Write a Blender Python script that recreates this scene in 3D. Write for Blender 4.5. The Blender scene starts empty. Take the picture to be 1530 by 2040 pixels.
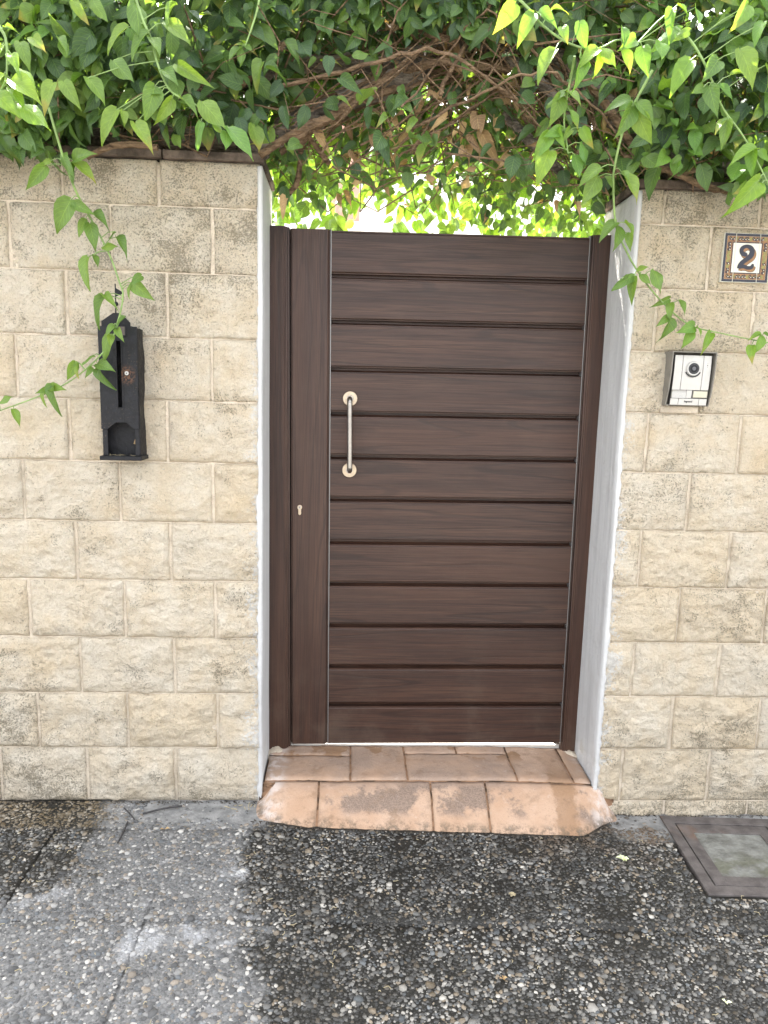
import bpy, bmesh, math, random
import numpy as np
from mathutils import Vector, Matrix, Euler

scene = bpy.context.scene
COL = scene.collection
random.seed(7)
RNG = np.random.default_rng(7)

# ------------------------------------------------------------------ camera, sky, sun, exposure
cam_data = bpy.data.cameras.new("camera")
cam_data.sensor_fit = 'VERTICAL'
cam_data.sensor_height = 36.0
cam_data.lens = 26.294
cam_data.clip_start = 0.02
cam_data.clip_end = 400.0
cam = bpy.data.objects.new("camera", cam_data)
COL.objects.link(cam)
ax_r = Vector((0.99873573, -0.04328742, 0.02555675))
ax_u = Vector((-0.01827436, 0.16096803, 0.98679042))
ax_b = -Vector((0.04682943, 0.98600988, -0.15997348))
cam.matrix_world = Matrix(((ax_r.x, ax_u.x, ax_b.x, 0.0),
                           (ax_r.y, ax_u.y, ax_b.y, -2.4769),
                           (ax_r.z, ax_u.z, ax_b.z, 1.45067),
                           (0, 0, 0, 1)))
scene.camera = cam

SUN_EL, SUN_AZ = math.radians(58), math.radians(-14)
world = bpy.data.worlds.new("World")
scene.world = world
world.use_nodes = True
wn = world.node_tree
wn.nodes.clear()
w_out = wn.nodes.new('ShaderNodeOutputWorld')
w_bg = wn.nodes.new('ShaderNodeBackground')
w_sky = wn.nodes.new('ShaderNodeTexSky')
w_sky.sky_type = 'NISHITA'
w_sky.sun_disc = False
w_sky.sun_elevation = SUN_EL
w_sky.sun_rotation = SUN_AZ
w_sky.air_density = 1.0
w_sky.dust_density = 4.0
w_sky.ozone_density = 1.0
w_hsv = wn.nodes.new('ShaderNodeHueSaturation')     # saturation cut so the sky fill is less blue
w_hsv.inputs['Saturation'].default_value = 0.22
wn.links.new(w_sky.outputs[0], w_hsv.inputs['Color'])
wn.links.new(w_hsv.outputs[0], w_bg.inputs['Color'])
wn.links.new(w_bg.outputs[0], w_out.inputs['Surface'])
w_bg.inputs['Strength'].default_value = 0.15

sun_data = bpy.data.lights.new("sun", 'SUN')
sun_data.energy = 4.0
sun_data.angle = math.radians(0.5)
sun_data.color = (1.0, 0.95, 0.87)
sun = bpy.data.objects.new("sun", sun_data)
COL.objects.link(sun)
sv = Vector((math.sin(SUN_AZ) * math.cos(SUN_EL), math.cos(SUN_AZ) * math.cos(SUN_EL), math.sin(SUN_EL)))
sun.rotation_euler = sv.to_track_quat('Z', 'Y').to_euler()
sun.location = sv * 30

scene.view_settings.view_transform = 'Standard'
scene.view_settings.look = 'None'
scene.view_settings.gamma = 1.0
scene.view_settings.use_curve_mapping = False
scene.view_settings.exposure = 2.9
scene.cycles.use_denoising = True
scene.cycles.max_bounces = 10
scene.cycles.diffuse_bounces = 5
scene.cycles.transmission_bounces = 6
scene.cycles.sample_clamp_indirect = 8.0

# ------------------------------------------------------------------ node helpers
class NT:
    def __init__(self, name):
        self.m = bpy.data.materials.new(name)
        self.m.use_nodes = True
        self.t = self.m.node_tree
        self.t.nodes.clear()
        self.out = self.t.nodes.new('ShaderNodeOutputMaterial')
        self._pos = None
    def n(self, typ, **kw):
        nd = self.t.nodes.new(typ)
        for k, v in kw.items():
            setattr(nd, k, v)
        return nd
    def put(self, sock, v):
        if isinstance(v, bpy.types.NodeSocket):
            self.t.links.new(v, sock)
        elif isinstance(v, (tuple, list)):
            sock.default_value = (*v, 1.0) if len(v) == 3 and sock.type == 'RGBA' else v
        else:
            sock.default_value = v
    def pos(self):
        if self._pos is None:
            self._pos = self.n('ShaderNodeNewGeometry').outputs['Position']
        return self._pos
    def xyz(self, v=None):
        s = self.n('ShaderNodeSeparateXYZ')
        self.put(s.inputs[0], v or self.pos())
        return s.outputs
    def comb(self, x, y, z):
        c = self.n('ShaderNodeCombineXYZ')
        for i, v in enumerate((x, y, z)):
            self.put(c.inputs[i], v)
        return c.outputs[0]
    def math(self, op, a, b=None, c=None, clamp=False):
        nd = self.n('ShaderNodeMath', operation=op, use_clamp=clamp)
        for i, v in enumerate((a, b, c)):
            if v is not None:
                self.put(nd.inputs[i], v)
        return nd.outputs[0]
    def vmul(self, v, s):
        nd = self.n('ShaderNodeVectorMath', operation='MULTIPLY')
        self.put(nd.inputs[0], v); self.put(nd.inputs[1], s)
        return nd.outputs[0]
    def vadd(self, v, s):
        nd = self.n('ShaderNodeVectorMath', operation='ADD')
        self.put(nd.inputs[0], v); self.put(nd.inputs[1], s)
        return nd.outputs[0]
    def noise(self, scale, detail=3.0, rough=0.55, vec=None, dist=0.0):
        nd = self.n('ShaderNodeTexNoise')
        self.put(nd.inputs['Vector'], vec or self.pos())
        nd.inputs['Scale'].default_value = scale
        nd.inputs['Detail'].default_value = detail
        nd.inputs['Roughness'].default_value = rough
        nd.inputs['Distortion'].default_value = dist
        return nd.outputs[0]
    def voro(self, scale, feature='F1', vec=None, out='Distance', rnd=1.0):
        nd = self.n('ShaderNodeTexVoronoi', feature=feature)
        self.put(nd.inputs['Vector'], vec or self.pos())
        nd.inputs['Scale'].default_value = scale
        nd.inputs['Randomness'].default_value = rnd
        return nd.outputs[out]
    def ss(self, v, a, b, o0=0.0, o1=1.0):
        nd = self.n('ShaderNodeMapRange', interpolation_type='SMOOTHSTEP')
        self.put(nd.inputs[0], v)
        for i, q in enumerate((a, b, o0, o1)):
            self.put(nd.inputs[1 + i], q)
        return nd.outputs[0]
    def mix(self, f, a, b, blend='MIX'):
        nd = self.n('ShaderNodeMix', data_type='RGBA', blend_type=blend)
        self.put(nd.inputs[0], f); self.put(nd.inputs[6], a); self.put(nd.inputs[7], b)
        return nd.outputs[2]
    def ramp(self, f, stops):
        nd = self.n('ShaderNodeValToRGB')
        e = nd.color_ramp.elements
        while len(e) < len(stops):
            e.new(0.5)
        for i, (p, c) in enumerate(stops):
            e[i].position = p
            e[i].color = (*c, 1.0)
        self.put(nd.inputs[0], f)
        return nd.outputs[0]
    def bump(self, h, dist, strength=1.0, normal=None):
        nd = self.n('ShaderNodeBump')
        self.put(nd.inputs['Height'], h)
        nd.inputs['Distance'].default_value = dist
        nd.inputs['Strength'].default_value = strength
        if normal:
            self.put(nd.inputs['Normal'], normal)
        return nd.outputs[0]
    def bsdf(self, color, rough=0.8, normal=None, metal=0.0, spec=0.5, coat=0.0):
        b = self.n('ShaderNodeBsdfPrincipled')
        self.put(b.inputs['Base Color'], color)
        self.put(b.inputs['Roughness'], rough)
        self.put(b.inputs['Metallic'], metal)
        self.put(b.inputs['Specular IOR Level'], spec)
        self.put(b.inputs['Coat Weight'], coat)
        if normal:
            self.put(b.inputs['Normal'], normal)
        return b
    def done(self, shader):
        self.t.links.new(shader.outputs[0] if hasattr(shader, 'outputs') else shader, self.out.inputs['Surface'])
        return self.m

def simple(name, color, rough=0.6, metal=0.0, var=0.15, scale=30, bump=0.0, spec=0.5):
    t = NT(name)
    nz = t.noise(scale, 4)
    c = t.mix(t.ss(nz, 0.3, 0.7), tuple(x * (1 - var) for x in color), tuple(min(1, x * (1 + var)) for x in color))
    nrm = t.bump(t.noise(scale * 4, 3), bump) if bump else None
    return t.done(t.bsdf(c, rough, nrm, metal, spec))

# ------------------------------------------------------------------ materials
def mat_block():
    t = NT("split_face_stone")
    x, y, z = t.xyz()
    big = t.noise(2.4, 4)
    mid = t.noise(11.0, 5, 0.6)
    rnd = t.n('ShaderNodeObjectInfo').outputs['Random']
    base = t.mix(t.ss(mid, 0.3, 0.7), (0.82, 0.685, 0.50), (0.88, 0.785, 0.635))
    base = t.mix(t.ss(rnd, 0.0, 0.4, 0.40, 0.0), base, (0.80, 0.64, 0.43))
    base = t.mix(t.ss(rnd, 0.6, 1.0, 0.0, 0.35), base, (0.82, 0.74, 0.61))
    yel = t.ss(t.noise(6.0, 3, vec=t.vadd(t.pos(), (7.1, 3.3, 1.7))), 0.55, 0.75)
    base = t.mix(t.math('MULTIPLY', yel, 0.45), base, (0.80, 0.62, 0.39))
    # coarse sandy grain
    gr = t.noise(330.0, 2, 0.7)
    base = t.mix(t.ss(gr, 0.36, 0.50, 0.20, 0.0), base, (0.44, 0.34, 0.23))
    st = t.ss(t.noise(115.0, 3, 0.65), 0.52, 0.62, 0.0, 0.16)
    base = t.mix(st, base, (0.40, 0.315, 0.21))
    base = t.mix(t.ss(gr, 0.55, 0.70, 0.0, 0.30), base, (0.83, 0.74, 0.60))
    # pits that hold black dirt, denser in dirty patches
    top = t.ss(z, 1.40, 2.15, 0.0, 0.095)
    foot = t.ss(z, 0.20, -0.06, 0.0, 0.11)
    dirt = t.math('ADD', t.math('ADD', t.ss(big, 0.40, 0.72, 0.0, 0.12), top), foot)
    dirt = t.math('ADD', dirt, t.ss(t.noise(13.0, 4, 0.6, vec=t.vadd(t.pos(), (1.2, 5.3, 8.1))), 0.45, 0.75, -0.03, 0.10))
    pn = t.noise(185.0, 3, 0.72)
    pit = t.ss(t.math('ADD', pn, dirt), 0.625, 0.72)
    base = t.mix(t.math('MULTIPLY', pit, 0.66), base, (0.25, 0.205, 0.135))
    soil = t.ss(t.math('ADD', t.noise(6.0, 6, 0.65, vec=t.vadd(t.pos(), (2.2, 9.3, 4.1))), dirt), 0.62, 0.92)
    base = t.mix(t.math('MULTIPLY', soil, 0.34), base, (0.38, 0.335, 0.245))
    # thin white paint wiped over the stones beside the opening
    nzp = t.math('ADD', t.math('MULTIPLY', t.noise(10.0, 4), 0.5), t.math('MULTIPLY', t.noise(90.0, 4, 0.7), 0.5))
    dl = t.math('SUBTRACT', -0.292, x)
    dr = t.math('SUBTRACT', x, 0.904)
    d = t.math('MAXIMUM', dl, dr)
    lim = t.math('MULTIPLY', t.ss(nzp, 0.44, 0.62), t.ss(z, 1.9, 0.9, 0.015, 0.07))
    paint = t.ss(t.math('SUBTRACT', lim, d), -0.012, 0.02)
    base = t.mix(t.math('MULTIPLY', paint, 0.75), base, (0.80, 0.78, 0.74))
    h = t.math('ADD', t.math('MULTIPLY', t.noise(48.0, 6, 0.78), 1.0), t.math('MULTIPLY', gr, 0.22))
    h = t.math('ADD', h, t.math('MULTIPLY', pit, -0.18))
    nrm = t.bump(h, 0.028, 1.0)
    return t.done(t.bsdf(base, 0.95, nrm, spec=0.15))

def mat_mortar():
    t = NT("beige_mortar")
    big = t.noise(4.0, 4)
    c = t.mix(t.ss(t.noise(20, 4), 0.3, 0.7), (0.50, 0.42, 0.325), (0.60, 0.515, 0.405))
    c = t.mix(t.ss(big, 0.55, 0.75, 0, 0.65), c, (0.26, 0.23, 0.18))
    pit = t.ss(t.noise(240, 2), 0.63, 0.7)
    c = t.mix(t.math('MULTIPLY', pit, 0.6), c, (0.2, 0.17, 0.12))
    return t.done(t.bsdf(c, 0.95, t.bump(t.noise(160, 4), 0.006), spec=0.2))

def mat_plaster():
    t = NT("white_plaster")
    x, y, z = t.xyz()
    streak = t.noise(1.0, 4, vec=t.vmul(t.pos(), (40, 40, 2.2)))
    c = t.mix(t.ss(streak, 0.35, 0.75), (0.53, 0.525, 0.515), (0.45, 0.445, 0.44))
    grime = t.math('MULTIPLY', t.ss(t.noise(14, 5), 0.52, 0.7), t.ss(z, 0.35, 0.05))
    c = t.mix(t.math('MULTIPLY', grime, 0.6), c, (0.42, 0.39, 0.33))
    crack = t.ss(t.voro(5.5, 'DISTANCE_TO_EDGE', t.vadd(t.vmul(t.pos(), (2.0, 2.0, 1.0)), t.vmul(t.n('ShaderNodeTexNoise').outputs['Color'], (0.2, 0.2, 0.2)))), 0.012, 0.0)
    c = t.mix(t.math('MULTIPLY', crack, t.ss(t.noise(3.1, 3), 0.5, 0.65, 0, 0.45)), c, (0.30, 0.29, 0.27))
    blotch = t.ss(t.noise(5.0, 5, 0.65), 0.52, 0.72)
    c = t.mix(t.math('MULTIPLY', blotch, 0.25), c, (0.42, 0.405, 0.38))
    nrm = t.bump(t.math('ADD', t.noise(9, 4), t.math('MULTIPLY', t.noise(70, 3), 0.25)), 0.012, 0.8)
    return t.done(t.bsdf(c, 0.85, nrm, spec=0.3))

def mat_wood(name, axis):
    t = NT(name)
    rnd = t.n('ShaderNodeObjectInfo').outputs['Random']
    off = t.comb(t.math('MULTIPLY', rnd, 31.0), t.math('MULTIPLY', rnd, 17.0), t.math('MULTIPLY', rnd, 23.0))
    ax = lambda a, b: (a, 10, b) if axis == 'x' else (b, 10, a)
    p1 = t.vadd(t.vmul(t.pos(), ax(1.5, 34)), off)
    p2 = t.vadd(t.vmul(t.pos(), ax(5.0, 260)), off)
    p3 = t.vadd(t.vmul(t.pos(), ax(0.55, 9.0)), off)
    p4 = t.vadd(t.vmul(t.pos(), ax(3.5, 24)), off)
    wob = t.math('ADD', t.math('MULTIPLY', t.noise(1.0, 1, 0.4, p3), 46.0), t.math('MULTIPLY', t.noise(1.0, 2, 0.5, p4), 3.0))
    ring = t.ss(t.math('SINE', wob), 0.84, 1.0)
    c = t.ramp(t.noise(1.0, 4, 0.6, p1), [(0.28, (0.029, 0.0132, 0.0088)), (0.5, (0.049, 0.0226, 0.0148)), (0.74, (0.076, 0.0370, 0.0228))])
    fine = t.noise(1.0, 4, 0.65, p2)
    c = t.mix(t.ss(fine, 0.40, 0.64, 0, 0.68), c, (0.020, 0.009, 0.006))
    c = t.mix(t.math('MULTIPLY', ring, 0.5), c, (0.015, 0.007, 0.005))
    tone = t.noise(1.0, 2, 0.5, t.vadd(p3, (5, 2, 8)))
    c = t.mix(t.ss(tone, 0.45, 0.75, 0, 0.45), c, (0.070, 0.031, 0.018))
    sp = t.ss(t.noise(300, 2, 0.5), 0.68, 0.74)
    c = t.mix(t.math('MULTIPLY', sp, 0.5), c, (0.016, 0.011, 0.009))
    rough = t.ss(fine, 0.2, 0.8, 0.36, 0.55)
    nrm = t.bump(t.math('SUBTRACT', fine, t.math('MULTIPLY', ring, 0.3)), 0.0009, 0.6)
    x, y, z = t.xyz()
    dust = t.math('MULTIPLY', t.ss(t.noise(7, 5, 0.65), 0.4, 0.75), t.ss(z, 0.55, 0.1, 0.05, 0.30))
    c = t.mix(dust, c, (0.13, 0.095, 0.07))
    return t.done(t.bsdf(c, rough, nrm, spec=0.40))

def stain_mask(t):
    """1 where the pavement has been scrubbed pale, 0 where black algae cover it"""
    x, y, z = t.xyz()
    n = t.math('MULTIPLY', t.math('SUBTRACT', t.noise(4.5, 6, 0.68), 0.5), 0.56)
    n2 = t.math('MULTIPLY', t.math('SUBTRACT', t.noise(38, 4, 0.7), 0.5), 0.22)
    xs = t.math('ADD', t.math('ADD', x, n), n2)
    right = t.math('MULTIPLY_ADD', y, -0.22, -0.37)
    left = t.ss(y, -0.42, -0.74, -0.79, -1.30)
    a = t.ss(t.math('SUBTRACT', right, xs), -0.03, 0.045)
    b = t.ss(t.math('SUBTRACT', xs, left), -0.04, 0.04)
    return t.math('MULTIPLY', a, b)

def chalk_mask(t):
    n = t.noise(5.2, 5, 0.65, t.vadd(t.pos(), (3.7, 1.9, 0)))
    return t.math('MULTIPLY', t.ss(t.math('ADD', n, t.math('MULTIPLY', t.math('SUBTRACT', t.noise(45, 4, 0.7), 0.5), 0.16)), 0.55, 0.68), stain_mask(t))

def mat_pebble():
    t = NT("pebble_aggregate")
    col = t.n('ShaderNodeAttribute', attribute_name="tint").outputs['Color']
    m = stain_mask(t)
    dark = t.mix(1.0, col, (0.64, 0.62, 0.58), 'MULTIPLY')
    algae = t.ss(t.noise(7.0, 5, 0.65), 0.38, 0.62, 0.12, 0.80)
    dark = t.mix(algae, dark, (0.022, 0.020, 0.016))
    light = t.mix(0.30, t.mix(1.0, col, (0.66, 0.65, 0.63), 'MULTIPLY'), (0.18, 0.178, 0.174))
    c = t.mix(m, dark, light)
    c = t.mix(t.math('MULTIPLY', chalk_mask(t), 0.65), c, (0.42, 0.42, 0.42))
    x, y, z = t.xyz()
    och = t.math('MULTIPLY', t.math('MULTIPLY', t.ss(x, -0.72, -0.86), t.ss(y, -0.18, -0.16)), 0.40)
    c = t.mix(och, c, (0.19, 0.13, 0.055))
    rust = t.math('MULTIPLY', t.math('MULTIPLY', t.ss(x, 0.50, 0.78), t.ss(y, -0.42, -0.16)), t.ss(t.noise(8, 4), 0.4, 0.62, 0, 0.6))
    c = t.mix(rust, c, (0.12, 0.075, 0.04))
    return t.done(t.bsdf(c, t.ss(m, 0, 1, 0.58, 0.85), t.bump(t.noise(300, 3), 0.001), spec=0.45))

def mat_ground():
    t = NT("pavement_mortar")
    x, y, z = t.xyz()
    m = stain_mask(t)
    fine = t.noise(120, 4, 0.6)
    dark = t.mix(t.ss(fine, 0.35, 0.7), (0.008, 0.0075, 0.006), (0.026, 0.024, 0.019))
    light = t.mix(t.ss(fine, 0.3, 0.7), (0.10, 0.098, 0.094), (0.20, 0.197, 0.19))
    c = t.mix(m, dark, light)
    c = t.mix(t.math('MULTIPLY', chalk_mask(t), 0.65), c, (0.34, 0.34, 0.34))
    # bare grey cement along the wall foot
    cm = t.math('MULTIPLY', t.ss(t.math('ADD', x, t.math('MULTIPLY', t.noise(9, 4), 0.2)), -0.80, -0.66), t.ss(x, -0.22, -0.28))
    cm = t.math('MULTIPLY', cm, t.ss(t.math('ADD', y, t.math('MULTIPLY', t.noise(12, 4), 0.05)), -0.15, -0.11))
    cr = t.math('MULTIPLY', t.ss(x, 0.93, 0.96), t.ss(t.math('ADD', y, t.math('MULTIPLY', t.noise(9, 4), 0.12)), -0.13, -0.06))
    cem = t.math('MAXIMUM', cm, cr)
    c = t.mix(cem, c, t.mix(t.ss(t.noise(26, 5), 0.3, 0.7), (0.15, 0.15, 0.146), (0.28, 0.276, 0.265)))
    far = t.ss(t.math('ABSOLUTE', t.math('ADD', y, 0.0)), 1.2, 1.5)
    pv = t.n('ShaderNodeTexVoronoi')
    t.put(pv.inputs['Vector'], t.pos()); pv.inputs['Scale'].default_value = 85
    pc = t.mix(0.5, (0.33, 0.31, 0.28), pv.outputs['Color'], 'MULTIPLY')
    pcol = t.mix(t.ss(pv.outputs['Distance'], 0.35, 0.6), pc, (0.10, 0.10, 0.095))
    c = t.mix(far, c, pcol)
    moss = t.math('MULTIPLY', t.ss(t.noise(18, 4), 0.5, 0.68), t.ss(y, -0.03, 0.0))
    c = t.mix(t.math('MULTIPLY', moss, 0.7), c, (0.03, 0.028, 0.02))
    return t.done(t.bsdf(c, t.ss(m, 0, 1, 0.55, 0.9), t.bump(fine, 0.004), spec=0.4))

def mat_terracotta():
    t = NT("stamped_terracotta_concrete")
    x, y, z = t.xyz()
    rnd = t.n('ShaderNodeObjectInfo').outputs['Random']
    c = t.mix(t.ss(t.noise(9, 5), 0.3, 0.7), (0.39, 0.245, 0.155), (0.46, 0.315, 0.22))
    c = t.mix(t.math('MULTIPLY', rnd, 0.3), c, (0.44, 0.29, 0.19))
    top = t.ss(z, 0.05, 0.07)
    c = t.mix(t.math('MULTIPLY', top, t.ss(t.noise(6, 5, 0.65), 0.35, 0.65, 0.25, 0.85)), c, (0.27, 0.195, 0.15))
    # grey worn blotches in the middle of the front row, bare cement showing
    wn_ = t.math('ADD', t.noise(7.0, 4, 0.55), t.math('MULTIPLY', t.math('SUBTRACT', t.noise(75, 4, 0.7), 0.5), 0.24))
    band = t.math('MULTIPLY', t.ss(y, -0.125, -0.09), t.ss(y, 0.005, -0.02))
    blot = t.math('MULTIPLY', t.ss(wn_, 0.49, 0.60), band)
    c = t.mix(t.math('MULTIPLY', blot, 0.85), c, t.mix(t.ss(t.noise(220, 3), 0.4, 0.62), (0.23, 0.165, 0.125), (0.135, 0.10, 0.08)))
    wet = t.math('MULTIPLY', t.ss(t.noise(10, 4, 0.5, t.vadd(t.pos(), (4, 4, 4))), 0.54, 0.58), t.ss(y, 0.12, 0.2))
    xr = t.math('ADD', x, t.math('MULTIPLY', t.math('SUBTRACT', t.noise(13, 5, 0.7), 0.5), 0.13))
    dark_band = t.math('MULTIPLY', t.math('MULTIPLY', t.ss(xr, 0.725, 0.755), t.ss(xr, 0.835, 0.81)), t.ss(y, 0.20, 0.0, 0.05, 0.75))  # darker brown band from back to front near the right end
    c = t.mix(t.math('MULTIPLY', t.math('MAXIMUM', wet, dark_band), 0.75), c, (0.20, 0.105, 0.045))
    stn = t.ss(t.noise(15, 6, 0.7, t.vadd(t.pos(), (1.3, 7.7, 2.9))), 0.52, 0.68)
    c = t.mix(t.math('MULTIPLY', stn, 0.5), c, (0.20, 0.125, 0.075))
    edge = t.math('MAXIMUM', t.ss(x, -0.19, -0.25), t.ss(x, 0.85, 0.91))
    c = t.mix(t.math('MULTIPLY', edge, t.ss(t.noise(24, 5), 0.42, 0.62, 0.1, 0.8)), c, (0.56, 0.48, 0.43))
    low = t.math('MULTIPLY', t.ss(t.noise(34, 6, 0.7), 0.42, 0.62), t.ss(t.math('ADD', z, t.math('MULTIPLY', x, 0.035)), 0.014, -0.006))
    c = t.mix(t.math('MULTIPLY', low, 0.75), c, (0.085, 0.066, 0.043))
    spk = t.ss(t.math('ADD', t.noise(200, 3, 0.7), t.ss(t.noise(9, 4), 0.4, 0.7, -0.04, 0.06)), 0.60, 0.70)
    c = t.mix(t.math('MULTIPLY', spk, 0.5), c, (0.14, 0.095, 0.065))
    scuf = t.ss(t.noise(34, 5, 0.7), 0.58, 0.72)
    c = t.mix(t.math('MULTIPLY', scuf, 0.30), c, (0.52, 0.43, 0.36))
    nrm = t.bump(t.math('ADD', t.noise(22, 5), t.math('MULTIPLY', t.noise(160, 3), 0.25)), 0.008, 0.8)
    return t.done(t.bsdf(c, 0.7, nrm, spec=0.35))

def mat_groove():
    t = NT("dirt_filled_joint")
    n = t.noise(14, 4)
    c = t.mix(t.ss(n, 0.38, 0.58), (0.05, 0.032, 0.02), (0.25, 0.145, 0.085))
    return t.done(t.bsdf(c, 0.9, t.bump(t.noise(120, 4), 0.004), spec=0.2))

def mat_leaf(name, c_dark, c_light, c_young, trans=0.38, rough=0.42):
    t = NT(name)
    geo = t.n('ShaderNodeNewGeometry')
    r = t.math('FRACT', t.math('ADD', geo.outputs['Random Per Island'], t.n('ShaderNodeObjectInfo').outputs['Random']))
    c = t.ramp(r, [(0.0, c_dark), (0.55, c_light), (1.0, c_young)])
    c = t.mix(t.ss(t.noise(60, 3), 0.35, 0.7, 0, 0.25), c, tuple(v * 0.55 for v in c_dark))
    uv = t.n('ShaderNodeAttribute', attribute_name="rib").outputs['Fac']
    c = t.mix(t.math('MULTIPLY', t.ss(uv, 0.9, 1.0), 0.4), c, tuple(min(1, v * 1.7) for v in c_young))
    su = t.n('ShaderNodeAttribute', attribute_name="side").outputs['Fac']
    al = t.n('ShaderNodeAttribute', attribute_name="along").outputs['Fac']
    ph = t.math('SUBTRACT', t.math('MULTIPLY', al, 44.0), t.math('MULTIPLY', t.math('ABSOLUTE', su), 15.0))
    vein = t.ss(t.math('SINE', ph), 0.80, 1.0)
    c = t.mix(t.math('MULTIPLY', vein, 0.22), c, tuple(min(1, v * 1.5) for v in c_young))
    tipy = t.math('MULTIPLY', t.ss(r, 0.86, 0.97), t.ss(t.math('ADD', al, t.math('MULTIPLY', t.noise(70, 3), 0.5)), 0.75, 1.15))
    c = t.mix(t.math('MULTIPLY', tipy, 0.7), c, (0.34, 0.27, 0.07))
    spot = t.ss(t.noise(210, 2), 0.70, 0.75)
    c = t.mix(t.math('MULTIPLY', spot, 0.45), c, (0.12, 0.08, 0.03))
    hgt = t.math('ADD', t.math('MULTIPLY', t.noise(90, 2), 0.6), t.math('MULTIPLY', vein, -0.35))
    b = t.bsdf(c, t.ss(t.noise(25, 2), 0.3, 0.7, rough - 0.12, rough + 0.14), t.bump(hgt, 0.003, 0.6), spec=0.5)
    tr = t.n('ShaderNodeBsdfTranslucent')
    tc = t.mix(1.0, c, (1.9, 1.75, 0.75), 'MULTIPLY')
    t.put(tr.inputs['Color'], tc)
    mx = t.n('ShaderNodeMixShader')
    mx.inputs[0].default_value = trans
    t.t.links.new(b.outputs[0], mx.inputs[1])
    t.t.links.new(tr.outputs[0], mx.inputs[2])
    return t.done(mx)

def mat_bark(name, a, b, sc):
    t = NT(name)
    v = t.voro(sc, vec=t.vmul(t.pos(), (0.45, 1, 1)))
    n = t.noise(sc * 0.6, 5, 0.65, t.vmul(t.pos(), (0.35, 1, 1.2)))
    c = t.mix(t.ss(n, 0.32, 0.68), a, b)
    return t.done(t.bsdf(c, 0.95, t.bump(t.math('ADD', n, t.math('MULTIPLY', v, 0.5)), 0.02, 1.0), spec=0.15))

def mat_iron():
    t = NT("worn_black_iron")
    x, y, z = t.xyz()
    n = t.noise(40, 5, 0.65)
    c = t.mix(t.ss(n, 0.35, 0.7), (0.007, 0.007, 0.008), (0.017, 0.017, 0.020))
    dx = t.math('SUBTRACT', x, -0.699); dz = t.math('SUBTRACT', z, 1.478)
    d = t.math('SQRT', t.math('ADD', t.math('MULTIPLY', dx, dx), t.math('MULTIPLY', t.math('MULTIPLY', dz, dz), 0.8)))
    rust = t.math('MULTIPLY', t.ss(d, 0.034, 0.010), t.ss(t.noise(170, 4), 0.38, 0.6))
    c = t.mix(t.math('MULTIPLY', rust, 0.8), c, (0.14, 0.066, 0.034))
    sp = t.math('MULTIPLY', t.ss(t.noise(220, 3), 0.6, 0.7), t.ss(t.noise(7, 2), 0.45, 0.65))
    c = t.mix(t.math('MULTIPLY', sp, 0.6), c, (0.12, 0.085, 0.06))
    scr = t.ss(t.noise(1, 3, 0.6, t.vmul(t.pos(), (220, 60, 14))), 0.66, 0.78)
    c = t.mix(t.math('MULTIPLY', scr, 0.25), c, (0.16, 0.16, 0.17))
    return t.done(t.bsdf(c, t.ss(n, 0.3, 0.7, 0.42, 0.65), t.bump(t.noise(90, 4), 0.003, 0.6), spec=0.25))

def mat_rusty_steel():
    t = NT("rusty_brown_steel")
    n = t.noise(18, 5, 0.65)
    c = t.mix(t.ss(n, 0.3, 0.7), (0.082, 0.071, 0.066), (0.145, 0.127, 0.118))
    c = t.mix(t.ss(t.noise(5, 3), 0.6, 0.75, 0, 0.5), c, (0.19, 0.10, 0.055))
    return t.done(t.bsdf(c, 0.75, t.bump(t.noise(230, 4), 0.003), spec=0.3, metal=0.15))

def mat_infill():
    t = NT("mossy_cement_infill")
    n = t.noise(16, 5, 0.65)
    c = t.mix(t.ss(n, 0.3, 0.7), (0.115, 0.112, 0.098), (0.23, 0.23, 0.205))
    x, y, z = t.xyz()
    mo = t.math('MULTIPLY', t.ss(t.noise(14, 5), 0.42, 0.60, 0, 0.85), t.ss(y, -0.2, -0.3))
    c = t.mix(t.math('MULTIPLY', mo, 0.75), c, (0.10, 0.10, 0.06))
    return t.done(t.bsdf(c, 0.9, t.bump(t.noise(60, 5), 0.008), spec=0.3))

M = {}
M['block'] = mat_block()
M['mortar'] = mat_mortar()
M['plaster'] = mat_plaster()
M['wood_h'] = mat_wood("brown_wood_grain_across", 'x')
M['wood_v'] = mat_wood("brown_wood_grain_upright", 'z')
M['pebble'] = mat_pebble()
M['ground'] = mat_ground()
M['terracotta'] = mat_terracotta()
M['groove'] = mat_groove()
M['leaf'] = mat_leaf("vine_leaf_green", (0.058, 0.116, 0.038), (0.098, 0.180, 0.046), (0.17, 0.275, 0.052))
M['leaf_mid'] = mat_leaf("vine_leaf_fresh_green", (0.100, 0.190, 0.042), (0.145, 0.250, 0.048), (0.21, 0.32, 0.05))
M['leaf_dark'] = mat_leaf("vine_leaf_dark_shade_green", (0.038, 0.076, 0.036), (0.062, 0.120, 0.044), (0.108, 0.185, 0.050))  # darker green for some outer leaves; paints shade into the inner ones
M['leaf_young'] = mat_leaf("vine_leaf_young", (0.11, 0.23, 0.045), (0.14, 0.275, 0.045), (0.18, 0.315, 0.045))
M['leaf_lime'] = mat_leaf("vine_leaf_lime", (0.15, 0.28, 0.035), (0.19, 0.32, 0.035), (0.24, 0.36, 0.04))
M['dead'] = mat_leaf("withered_leaf", (0.24, 0.155, 0.085), (0.38, 0.255, 0.13), (0.52, 0.37, 0.18), trans=0.15, rough=0.8)
M['bark'] = mat_bark("grey_brown_bark", (0.075, 0.062, 0.050), (0.27, 0.225, 0.18), 75)
M['twig'] = mat_bark("dry_brown_twig", (0.11, 0.072, 0.045), (0.27, 0.18, 0.11), 90)
M['stem'] = simple("green_shoot", (0.20, 0.30, 0.09), 0.5, var=0.25)
M['iron'] = mat_iron()
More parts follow.
